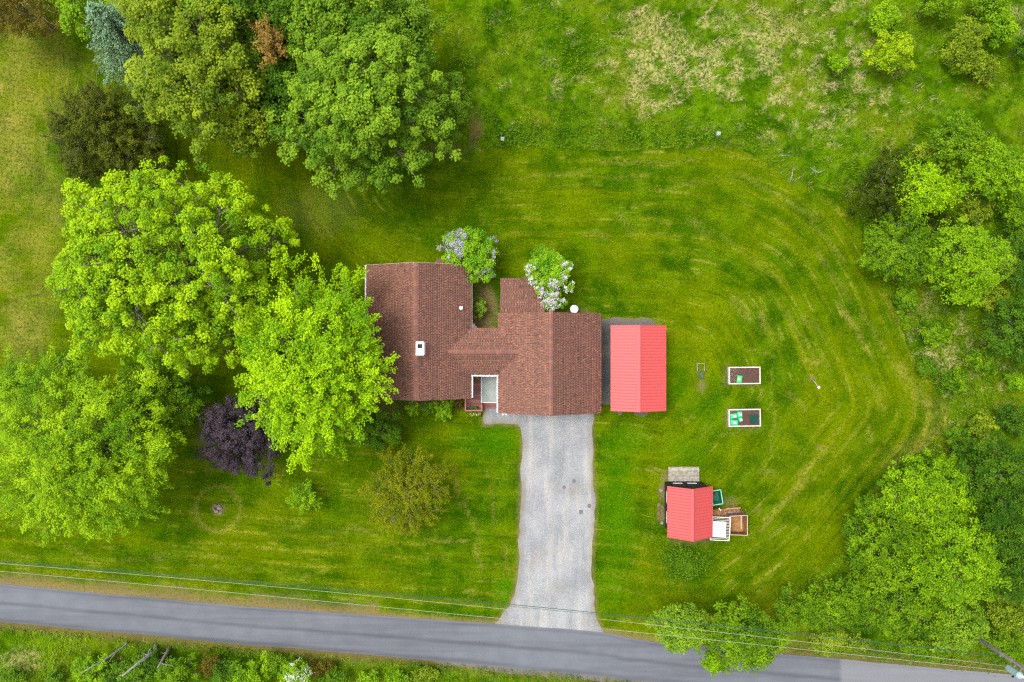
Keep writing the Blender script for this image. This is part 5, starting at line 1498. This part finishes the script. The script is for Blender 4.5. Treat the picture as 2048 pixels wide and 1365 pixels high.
tree('deciduous_tree', 'olive tree at the top edge right of the spruce', 'tree', (340, 30), (95, 70), 6.5, 11, 2, LM['olive'], boughs=20, clumps=10, leaves=70, rc=.55, leaf=(.21, .16), seed=43, tr=.22, group=G)
tree('shrub', 'low green bush at the meadow end of the wood', 'bush', (900, 215), (34, 70), 1.6, 3.0, .2, LM['mid'], boughs=16, clumps=9, leaves=50, rc=.4, leaf=(.17, .13), lobes=.15, seed=44, tr=.08, group=G)
# ---- the big trees left of the house
tree('maple_tree', 'huge yellow green maple with cauliflower like crown left of the house', 'tree', (350, 548), (220, 208), 7.0, 12.5, 2.2, LM['maple'], boughs=66, clumps=15, leaves=88, rc=.46, leaf=(.19, .15), lobes=.025, bough_r=.25, gap=.08, seed=22, tr=.4, twigs=.55, extra=22, twig_r=.028)
tree('broadleaf_tree', 'bright green feathery tree overhanging the left end of the roof', 'tree', (627, 724), (142, 190), 7.0, 10.5, 4.4, LM['bright'], style='spray', boughs=46, clumps=16, leaves=72, rc=.62, leaf=(.19, .13), lobes=.07, bough_r=.28, gap=.08, seed=23, tr=.3, twigs=.2)
tree('willow_tree', 'wide soft yellow green willow at the left edge above the road', 'tree', (180, 896), (204, 172), 5.8, 10.0, 1.0, LM['willow'], style='spray', boughs=54, clumps=18, leaves=80, rc=.6, leaf=(.19, .085), lobes=.06, bough_r=.28, gap=.08, seed=24, tr=.36, twigs=.12)
tree('willow_tree', 'smaller paler green willow at the left edge below the field', 'tree', (30, 800), (75, 85), 4.0, 7.0, 1.0, LM['shrub'], style='spray', boughs=20, clumps=12, leaves=70, rc=.55, leaf=(.18, .085), seed=25, tr=.2)
tree('broadleaf_tree', 'shaded green tree between the huge maple and the willow', 'tree', (318, 790), (105, 66), 3.4, 5.6, 0.8, LM['shrub2'], style='spray', boughs=26, clumps=12, leaves=70, rc=.55, leaf=(.18, .1), seed=47, tr=.18)
tree('plum_tree', 'dark purple leaved plum tree under the bright green tree', 'tree', (490, 868), (94, 86), 3.4, 5.4, 0.8, LM['plum'], boughs=26, clumps=11, leaves=75, rc=.4, leaf=(.15, .11), lobes=.05, seed=26, tr=.16, barkm='bark_dark')
tree('shrub', 'dark green rounded shrub at the south west corner of the house', 'shrub', (760, 860), (50, 44), 1.4, 2.7, 0.2, LM['weed'], boughs=14, clumps=9, leaves=60, rc=.3, leaf=(.14, .11), seed=27, tr=.08)
tree('ornamental_tree', 'bronze brown green small tree on the front lawn', 'tree', (815, 985), (84, 92), 2.2, 4.2, 0.4, LM['bronze'], style='spray', boughs=26, clumps=12, leaves=62, rc=.5, leaf=(.14, .08), lobes=.12, seed=28, tr=.12, gap=.15, extra=10)
tree('sapling', 'small light green sapling on the front lawn between the bronze and purple trees', 'sapling', (608, 992), (34, 34), 1.3, 2.3, 0.4, LM['shrub'], style='spray', boughs=10, clumps=6, leaves=34, rc=.34, leaf=(.14, .1), lobes=.15, seed=29, tr=.04, gap=.2)
# ---- lilacs and planting round the house
sel_pl = lambda c: ((c[:, 0] < -0.3) & (c[:, 1] > -0.3)) | (c[:, 0] > 1.75)
tree('lilac_bush', 'green lilac bush with pale purple blossom at the north wall', 'bush', (936, 506), (56, 50), 2.4, 3.5, 0.5, LM['lilac'], boughs=20, clumps=9, leaves=50, rc=.34, leaf=(.15, .11), lobes=.12, seed=30, tr=.09, blossom=(LM['purple_flower'], 300, sel_pl, .075))
tree('lilac_bush', 'sparse lilac branch lobe in the corner of the courtyard', 'bush', (968, 546), (24, 22), 1.8, 2.6, 0.5, LM['lilac'], boughs=7, clumps=6, leaves=40, rc=.3, leaf=(.15, .11), lobes=.2, seed=31, tr=.05, gap=.1, blossom=(LM['purple_flower'], 22, lambda c: c[:, 1] < 9, .06))
tree('lilac_bush', 'round lilac bush with white pink blossom at the porch roof', 'bush', (1096, 546), (50, 46), 2.8, 3.7, 0.6, LM['lilac'], boughs=20, clumps=9, leaves=52, rc=.34, leaf=(.15, .11), lobes=.08, seed=32, tr=.09, blossom=(LM['pink_flower'], 130, lambda c: (np.abs(c[:, 0]) > 1.0) | (c[:, 1] < -0.8), .07))
tree('lilac_bush', 'lower lilac bush covered in white blossom beside the white tank', 'bush', (1104, 598), (26, 25), 2.2, 3.0, 0.4, LM['lilac'], boughs=10, clumps=8, leaves=44, rc=.3, leaf=(.14, .1), lobes=.08, seed=33, tr=.06, blossom=(LM['pink_flower'], 95, lambda c: c[:, 0] > -9, .07))
tree('shrub', 'small pale green shrub in the mulched courtyard', 'shrub', (960, 616), (13, 25), 0.9, 1.5, 0.15, LM['sage'], boughs=10, clumps=6, leaves=36, rc=.18, leaf=(.09, .07), seed=34, tr=.03)
tree('shrub', 'light green shrub under the eave, leftmost along the south wall', 'shrub', (826, 818), (13, 17), 0.9, 1.6, 0.15, LM['shrub'], style='spray', boughs=7, clumps=5, leaves=28, rc=.2, leaf=(.12, .09), seed=35, tr=.03)
tree('shrub', 'dark green leafy shrub in the middle along the south wall', 'shrub', (856, 817), (18, 15), 0.8, 1.5, 0.15, LM['weed'], boughs=8, clumps=6, leaves=30, rc=.2, leaf=(.12, .09), seed=36, tr=.03)
tree('shrub', 'larger light green shrub along the south wall near the porch', 'shrub', (889, 820), (25, 22), 0.9, 1.8, 0.15, LM['shrub'], style='spray', boughs=10, clumps=6, leaves=34, rc=.25, leaf=(.13, .1), seed=37, tr=.03)
tree('shrub', 'brown green heather like shrub next to the porch rail', 'shrub', (918, 810), (14, 14), 0.5, 0.9, 0.1, LM['brownolive'], style='spray', boughs=7, clumps=6, leaves=34, rc=.18, leaf=(.08, .05), seed=38, tr=.02)

# ---- right hand thickets
G = 'shrubs and trees in the meadow and thicket on the right'
T = [
    ('shrub', 'lime yellow bush alone in the upper right meadow', (1778, 108), (46, 46), 1.9, 3.2, .3, 'lime', 'clump', 16, .36, .10),
    ('shrub', 'mid green bush directly above the lime yellow bush', (1765, 42), (36, 32), 1.6, 2.6, .3, 'shrub', 'clump', 12, .34, .1),
    ('shrub', 'thin green bush at the top edge right of the lime bush', (1868, 12), (44, 24), 1.6, 2.8, .3, 'shrub2', 'clump', 12, .34, .15),
    ('shrub', 'loose olive thicket bush in the top right meadow', (1925, 95), (42, 50), 1.5, 2.8, .3, 'olive', 'clump', 16, .36, .18),
    ('shrub', 'fresh green bush at the right of the loose olive thicket', (1995, 55), (34, 44), 1.7, 2.9, .3, 'shrub', 'clump', 12, .36, .15),
    ('shrub', 'bush at the top edge in the right corner', (1968, 8), (46, 26), 1.8, 3.0, .3, 'shrub2', 'clump', 12, .36, .12),
    ('shrub', 'low olive bush below the loose thicket in the upper right', (1968, 140), (36, 26), .9, 1.7, .2, 'olive', 'spray', 10, .36, .15),
    ('shrub', 'dark green bush cut by the right edge in the upper meadow', (2045, 95), (20, 30), 1.6, 2.8, .3, 'deep', 'clump', 9, .34, .1),
    ('shrub', 'small round green bush in the meadow left of the lime bush', (1673, 130), (22, 18), .8, 1.5, .2, 'shrub', 'clump', 9, .26, .1),
    ('shrub', 'tiny bush below the loose thicket in the right meadow', (1915, 137), (15, 14), .7, 1.2, .2, 'shrub', 'clump', 7, .24, .1),
    ('deciduous_tree', 'round green tree, left of the pair right of the feathery bush', (1908, 285), (54, 58), 2.8, 4.6, .5, 'shrub2', 'clump', 22, .42, .08),
    ('deciduous_tree', 'round green tree, right of the pair at the right edge', (1985, 345), (66, 66), 3.0, 5.0, .5, 'shrub', 'clump', 26, .42, .07),
    ('shrub', 'dark brown leaved bush at the lawn corner on the right', (1774, 382), (72, 74), 1.8, 3.0, .3, 'darkbrown', 'clump', 22, .34, .1),
    ('deciduous_tree', 'feathery light green tree in front of the dark brown bush', (1852, 384), (68, 54), 2.6, 4.0, .8, 'bright', 'spray', 20, .62, .15),
    ('shrub', 'small yellow green bush above the feathery light green tree', (1842, 308), (22, 20), 1.5, 2.3, .3, 'olive', 'clump', 8, .3, .2),
    ('deciduous_tree', 'dense bright green tree halfway down the right thicket', (1920, 525), (78, 90), 3.0, 5.2, .6, 'shrub', 'clump', 30, .42, .08),
    ('deciduous_tree', 'feathery green bush at the lawn edge halfway down the right', (1795, 500), (80, 74), 2.4, 4.0, .4, 'shrub2', 'spray', 26, .52, .1),
    ('shrub', 'green bush at the lawn edge below the feathery bush', (1812, 600), (26, 30), 1.0, 1.8, .2, 'shrub2', 'clump', 10, .3, .15),
    ('shrub', 'pale sage bush right of the dense bright tree', (2002, 520), (26, 46), 1.3, 2.3, .3, 'sage', 'clump', 12, .32, .12),
    ('shrub', 'olive bush between the round pair and the dense bright tree', (1950, 425), (36, 28), 1.0, 1.8, .2, 'olive', 'clump', 10, .32, .15),
    ('shrub', 'green bush in the rough grass between lawn tip and dark edge trees', (1905, 760), (34, 26), .7, 1.3, .15, 'shrub2', 'clump', 10, .3, .18),
    ('shrub', 'deep green bush at the top of the lower right thicket', (1935, 905), (40, 30), 1.4, 2.4, .2, 'deep', 'clump', 12, .34, .12),
    ('shrub', 'green bush at the right edge below the round pair', (2030, 430), (34, 44), 1.6, 2.8, .3, 'shrub2', 'clump', 12, .36, .12),
    ('shrub', 'low dark bush between the feathery tree and the dense bright tree', (1862, 452), (54, 26), .8, 1.5, .2, 'darkbrown', 'clump', 14, .3, .15),
    ('shrub', 'deep green bush right of the pale sage bush', (2038, 490), (26, 34), 1.6, 2.8, .3, 'deep', 'clump', 10, .34, .12),
    ('shrub', 'olive bush in the rough grass below the pale sage bush', (1985, 600), (30, 30), 1.0, 1.8, .2, 'olive', 'clump', 10, .32, .15),
    ('shrub', 'low leafy bush in the rough grass right of the lawn', (1870, 665), (40, 26), .6, 1.1, .15, 'shrub2', 'clump', 12, .28, .2),
    ('shrub', 'low green bush in the rough grass left of the dark right edge', (1965, 720), (36, 28), .8, 1.4, .2, 'shrub2', 'clump', 11, .3, .18),
    ('shrub', 'dark weed bush at the right edge above the dense dark tree', (2030, 840), (40, 34), 1.2, 2.2, .2, 'deep', 'clump', 13, .34, .15),
    ('shrub', 'olive weed bush in the rough grass above the big thicket', (1960, 850), (34, 26), .7, 1.3, .15, 'olive', 'clump', 10, .3, .18),
    ('shrub', 'low green bush at the lawn edge left of the big thicket', (1745, 1015), (40, 30), 1.0, 1.8, .2, 'shrub2', 'clump', 13, .32, .15),
    ('shrub', 'dark green bush at the right edge at mid height', (2028, 660), (56, 80), 2.4, 4.2, .4, 'deep', 'clump', 22, .4, .1),
    ('shrub', 'dark leafy bush at the right edge above mid height', (2042, 555), (28, 34), 2.0, 3.4, .4, 'deep', 'clump', 10, .36, .1),
    ('shrub', 'small light bush in the rough grass near the right edge', (2030, 765), (22, 20), .9, 1.7, .2, 'shrub', 'clump', 9, .28, .1),
    ('shrub', 'low green weed bush at the tip of the lawn on the right', (1850, 735), (20, 22), .6, 1.1, .15, 'weed', 'clump', 8, .26, .1),
    ('shrub', 'low weed bush beside the lawn corner at the far right', (1915, 870), (28, 24), .6, 1.2, .15, 'weed', 'clump', 9, .28, .1),
    ('deciduous_tree', 'dark green dense tree at the right edge above the corner', (2000, 965), (84, 104), 4.0, 6.6, .6, 'deep', 'clump', 30, .45, .1),
    ('deciduous_tree', 'dark tree in the shade at the lower right edge', (2020, 1115), (66, 96), 3.6, 6.0, .6, 'deep', 'clump', 20, .45, .12),
    ('shrub', 'deep green tree at the right edge beside the yellow green tree', (1978, 1060), (40, 60), 2.6, 4.4, .4, 'deep', 'clump', 16, .4, .12),
    ('shrub', 'olive dark bush at the lower right edge under the dark tree', (2016, 1215), (54, 58), 2.2, 3.8, .4, 'olive', 'clump', 16, .4, .12),
    ('deciduous_tree', 'upper green tree of the big thicket at the lower right', (1850, 985), (94, 74), 3.4, 5.6, .6, 'shrub', 'clump', 32, .45, .1),
    ('shrub', 'light bush on top of the big lower right thicket', (1898, 940), (30, 28), 2.4, 3.6, .4, 'shrub', 'clump', 10, .36, .12),
    ('deciduous_tree', 'yellow green tree crowning the big thicket at the lower right', (1895, 1115), (96, 92), 4.0, 6.8, .8, 'shrub', 'clump', 40, .45, .07),
    ('deciduous_tree', 'green tree at the left of the yellow green thicket tree', (1768, 1088), (94, 88), 2.8, 4.8, .5, 'shrub2', 'clump', 34, .42, .08),
    ('deciduous_tree', 'green bush mass above the road below the yellow green tree', (1800, 1205), (92, 72), 2.4, 4.2, .4, 'shrub2', 'clump', 32, .42, .1),
    ('shrub', 'low green bush mass left of the big thicket above the road', (1696, 1206), (78, 62), 2.0, 3.6, .3, 'shrub2', 'clump', 26, .4, .1),
    ('shrub', 'olive green bush at the pointed left end of the thicket', (1622, 1220), (78, 42), 1.4, 2.6, .2, 'shrub2', 'clump', 20, .36, .12),
    ('shrub', 'fresh green bush over the road edge below the thicket', (1665, 1278), (52, 26), 1.2, 2.1, .2, 'olive', 'clump', 16, .34, .12),
    ('shrub', 'silvery green tree round the foot of the utility pole', (1912, 1250), (62, 48), 2.6, 4.4, .4, 'sage', 'clump', 24, .4, .12),
    ('shrub', 'low green bush right of the utility pole', (2010, 1288), (44, 26), 1.0, 1.8, .2, 'shrub2', 'clump', 12, .34, .1),
    ('shrub', 'low bush above the road under the wires by the pole', (1850, 1290), (60, 20), .9, 1.6, .2, 'shrub2', 'clump', 14, .32, .15),
    ('deciduous_tree', 'smaller paler tree over the road, left of the roadside pair', (1362, 1252), (56, 50), 3.2, 4.8, 1.0, 'sage', 'clump', 22, .42, .08),
    ('deciduous_tree', 'larger green tree over the road, right of the roadside pair', (1488, 1268), (74, 70), 3.4, 5.4, 1.0, 'shrub2', 'clump', 30, .45, .08),
    ('deciduous_tree', 'drooping green bough tree over the asphalt below the roadside pair', (1424, 1318), (20, 34), 3.0, 4.0, 1.2, 'shrub', 'clump', 9, .34, .15),
]
for k, (nm, lab, uv, rp, zm, zt, zl, lm, st, nbg, rc, lob) in enumerate(T):
    nbg = int(nbg * 1.25); rc *= .88
    R_ = (mpx(rp[0], zm) + mpx(rp[1], zm)) / 2
    area = R_ * R_
    cl = 11 if nbg > 12 else 8
    lf = int((1.3 if 'over the road' in lab else 1) * np.clip(area * 3.14 * 5.0 / (0.011 * nbg * cl), 24, 95))
    tree(nm, lab, 'tree' if 'tree' in nm else 'bush', uv, rp, zm, zt, zl, LM[lm], st, nbg, cl, lf, (.17, .13) if st == 'clump' else (.17, .1), rc, lob + .07, .3 if nbg > 18 else .36,
         seed=100 + k, tr=.05 + .02 * R_, twigs=.2, extra=int(2 * R_), group=G, twig_r=.013, gap=.06 if 'over the road' in lab else .2)

# ---- beyond the road, bottom edge
G = 'bushes beyond the road'
T2 = [('low green bush beyond the road under the slanting pale trunk', (190, 1340), (52, 28), 1.0, 1.9, 'shrub', 14), ('lush green bush beyond the road between the pale trunks', (270, 1335), (46, 34), 1.2, 2.2, 'weed', 14), ('green bush at the bottom edge right of the grey stub', (360, 1345), (50, 34), 1.3, 2.4, 'shrub2', 14),
      ('dark brown twiggy bush beyond the road', (425, 1330), (30, 24), .8, 1.5, 'brownolive', 9), ('green bush at the bottom edge left of the white blossom', (500, 1350), (52, 34), 1.2, 2.2, 'shrub', 14), ('bush with white blossom at the bottom edge beyond the road', (590, 1352), (42, 26), 1.5, 2.4, 'shrub', 12),
      ('low green bush at the bottom edge right of the white blossom', (670, 1358), (36, 20), .9, 1.6, 'weed', 10), ('small yellow green plant at the bottom edge left of the gravel verge', (740, 1358), (30, 16), .6, 1.1, 'shrub', 8), ('low olive plant on the verge at the bottom edge', (850, 1352), (44, 14), .5, .9, 'olive', 9),
      ('deep green bush beyond the road behind the forked pale trunk', (310, 1325), (34, 26), 1.0, 1.8, 'deep', 10), ('dark bush at the bottom edge between the twiggy bush and the white blossom', (455, 1345), (36, 30), 1.1, 2.0, 'deep', 11), ('fresh green bush beyond the road just above the white blossom', (560, 1325), (34, 18), .9, 1.6, 'shrub2', 9), ('dark low bush at the bottom edge below the leftmost pale trunk', (225, 1352), (40, 24), 1.0, 1.8, 'deep', 10), ('olive low plant on the verge right of the white blossom', (640, 1335), (36, 14), .6, 1.1, 'brownolive', 8), ('yellow green low plant on the verge at the bottom near the gravel', (800, 1358), (34, 14), .5, .9, 'shrub', 8),
      ('green plant at the bottom left corner in straw', (30, 1352), (30, 18), .6, 1.1, 'weed', 8), ('dark green plant beside the straw patch at the bottom left', (110, 1352), (22, 18), .6, 1.1, 'weed', 8)]
for k, (lab, uv, rp, zm, zt, lm, nbg) in enumerate(T2):
    R_ = (mpx(rp[0], zm) + mpx(rp[1], zm)) / 2
    lf = int(np.clip(R_ * R_ * 3.14 * 5 / (0.010 * nbg * 7), 20, 70))
    tree('shrub', lab, 'bush', uv, rp, zm, zt, .15, LM[lm], 'clump', nbg, 7, lf, (.15, .11), .32, .18, .36, seed=300 + k, tr=.05, twigs=.25, extra=4, group=G, twig_r=.012,
         blossom=(LM['white_flower'], 60, lambda c: c[:, 0] > -.4, .09) if 'white blossom at' in lab else None)
print('foliage triangles', BUDGET[0])

# ------------------------------------------------------------------ grass that stands up: meadow, verges, straw
def blades(name, x, y, h, wd, az, lean, tint, mat, label, z0=0.0):
    n = len(x); d = np.stack([np.cos(az), np.sin(az)], -1); s = np.stack([-d[:, 1], d[:, 0]], -1)
    base = np.stack([x, y, np.full(n, z0)], -1)
    V = np.zeros((n, 3, 3))
    V[:, 0] = base; V[:, 1] = base; V[:, 2] = base
    V[:, 0, :2] -= s * wd[:, None] / 2; V[:, 1, :2] += s * wd[:, None] / 2
    V[:, 2, :2] += d * (h * np.sin(lean))[:, None]; V[:, 2, 2] += h * np.cos(lean)
    me = np_mesh(name, V.reshape(-1, 3), np.arange(3 * n).reshape(-1, 3), mat, face_attr=dict(tint=tint))
    BUDGET[0] += n
    return tag(link(name, me), label, kind='stuff')


rng = np.random.default_rng(77)
LM['grass'] = leaf_mat('grass_blade', (54, 106, 0), (170, 200, 34), k=.6, trans=.3)
LM['straw'] = leaf_mat('straw_blade', (170, 150, 80), (244, 224, 168), k=.6, trans=.2)
LM['turf'] = leaf_mat('turf_blade', (60, 108, 0), (166, 184, 28), k=.6, trans=.3)


def meadow_points(n):
    x = rng.uniform(-45, 46, n); y = rng.uniform(-31, 32, n)
    ok = ~in_poly(x, y, LAWN)
    rdm, _, _ = near_line(x, y, [((a[0] + b[0]) / 2, (a[1] + b[1]) / 2) for a, b in zip(ROAD_T, ROAD_B)])
    ok &= rdm > 1.85
    ok &= ~in_poly(x, y, DRIVE)
    return x[ok], y[ok]


x, y = meadow_points(420000)
dry = meadow_dry(x, y)
wet = fbm(x / 1.6, y / 1.6, 55); dens = fbm(x / 0.7, y / 0.7, 57)
g = (rng.uniform(0, 1, len(x)) > dry * .8) & (dens + rng.normal(0, .12, len(x)) > 0.36)
xs, ys = x[g], y[g]; n = len(xs)
az = fbm(xs / 3, ys / 3, 61) * 12 + rng.normal(0, .9, n)
uu, vv = xs * PPM + 1024, 682.5 - ys * PPM
band = np.exp(-((vv - 268) / 22.) ** 2) * sstep(960, 1000, uu) * sstep(1560, 1480, uu) * (.5 + .5 * (fbm(xs / 1.2, ys / 1.2, 65) > .45))
blades('meadow_grass', xs, ys, rng.uniform(.22, .5, n) * (0.6 + .8 * wet[g]), rng.uniform(.035, .075, n), az, rng.uniform(.4, 1.15, n), np.clip(-.2 + 1.5 * wet[g] + rng.normal(0, .25, n), 0, 1) * (1 - .75 * band), LM['grass'], 'tall green meadow grass beyond the mown lawn')
s = rng.uniform(0, 1, len(x)) < dry * .42
xs, ys = x[s], y[s]; n = len(xs)
az = fbm(xs / 1.8, ys / 1.8, 63) * 14 + rng.normal(0, .45, n)
blades('dry_straw', xs, ys, rng.uniform(.22, .55, n), rng.uniform(.018, .035, n), az, rng.uniform(.95, 1.45, n), np.clip(rng.normal(.55, .25, n), 0, 1), LM['straw'], 'pale dry straw lying in patches in the meadow', .12)
# sparse turf blades give the mown lawn its grain
m = 260000
x = rng.uniform(-42, 35, m); y = rng.uniform(-23.5, 28, m)
ok = in_poly(x, y, LAWN) & ~in_poly(x, y, DRIVE)
rt = np.interp(x, [p[0] for p in ROAD_T], [p[1] for p in ROAD_T]); ok &= y > rt + .15
at = lawn_attrs(x, y); ok &= (at['dirt'] + rng.uniform(0, .5, m) < .55) & ~in_poly(x, y, px_line(GRAVEL_PX))
ok &= fbm(x / .5, y / .5, 91) + rng.normal(0, .1, m) > .42
x, y, dr_ = x[ok], y[ok], at['dry'][ok]; n = len(x)
blades('turf_blades', x, y, rng.uniform(.07, .14, n), rng.uniform(.03, .055, n), rng.uniform(0, 6.28, n), rng.uniform(.5, 1.2, n), np.clip(.15 + .6 * fbm(x / 2, y / 2, 93) + .5 * dr_ + rng.normal(0, .25, n), 0, 1), LM['turf'], 'short turf blades of the mown lawn', .012)
# broad leaved weeds at the foot of the thickets
xw, yw = meadow_points(60000)
uw, vw = xw * PPM + 1024, 682.5 - yw * PPM
wz = 1.5 * np.exp(-((vw - 272) / 26.) ** 2) * (uw > 970) * (uw < 1540) + .9 * (uw > 1690) * (vw > 330) * sstep(.38, .55, fbm(xw / 2.5, yw / 2.5, 101)) + .8 * (vw > 1300) * sstep(.4, .6, fbm(xw / 1.5, yw / 1.5, 103)) + .55 * (uw < 1250) * (vw < 290) * sstep(.45, .65, fbm(xw / 2, yw / 2, 105)) + .35 * sstep(.55, .7, fbm(xw / 1.3, yw / 1.3, 107))
kp = rng.uniform(0, 1, len(xw)) < wz * .8
xw, yw = xw[kp], yw[kp]; m = 5
ii = np.repeat(np.arange(len(xw)), m)
pp = np.stack([xw[ii] + rng.normal(0, .13, len(ii)), yw[ii] + rng.normal(0, .13, len(ii)), rng.uniform(.15, .55, len(ii))], -1)
o = link('leafy_undergrowth', leaves_mesh('leafy_undergrowth', pp, np.array([0, 0, 1.]) + rng.normal(0, .45, pp.shape), rng.normal(0, 1, pp.shape), rng.uniform(.1, .2, len(ii)), rng.uniform(.07, .14, len(ii)), np.clip(fbm(xw / 1.1, yw / 1.1, 109)[ii] + rng.normal(0, .2, len(ii)), 0, 1), LM['weed']))
tag(o, 'leafy green undergrowth along the meadow edge and thickets', kind='stuff'); BUDGET[0] += 2 * len(ii)
print('with grass', BUDGET[0])

# tall dark weed clump on the lawn below the shed
rng = np.random.default_rng(5); cx, cy = PXY(1366, 1124)
wc = empty('weed_clump', (cx, cy, 0), 0, 'tall dark green weed clump on the lawn below the garden shed', 'plant')
n = 5200; a = rng.uniform(0, 6.28, n); rr_ = np.abs(rng.normal(0, .52, n)) ** .8 * (1 + .2 * np.sin(3 * a + 1) + .15 * np.sin(5 * a))
x, y = rr_ * np.cos(a) * 1.75, rr_ * np.sin(a) * 1.4
pp = np.stack([x, y, rng.uniform(.1, .9, n) * np.clip(1.1 - .6 * rr_, .2, 1)], -1)
link('foliage', leaves_mesh('foliage', pp, np.array([0, 0, 1.]) + rng.normal(0, .55, (n, 3)), rng.normal(0, 1, (n, 3)), rng.uniform(.12, .3, n), rng.uniform(.04, .1, n), np.clip(rng.normal(.55, .3, n), 0, 1), LM['weed']), None, wc)
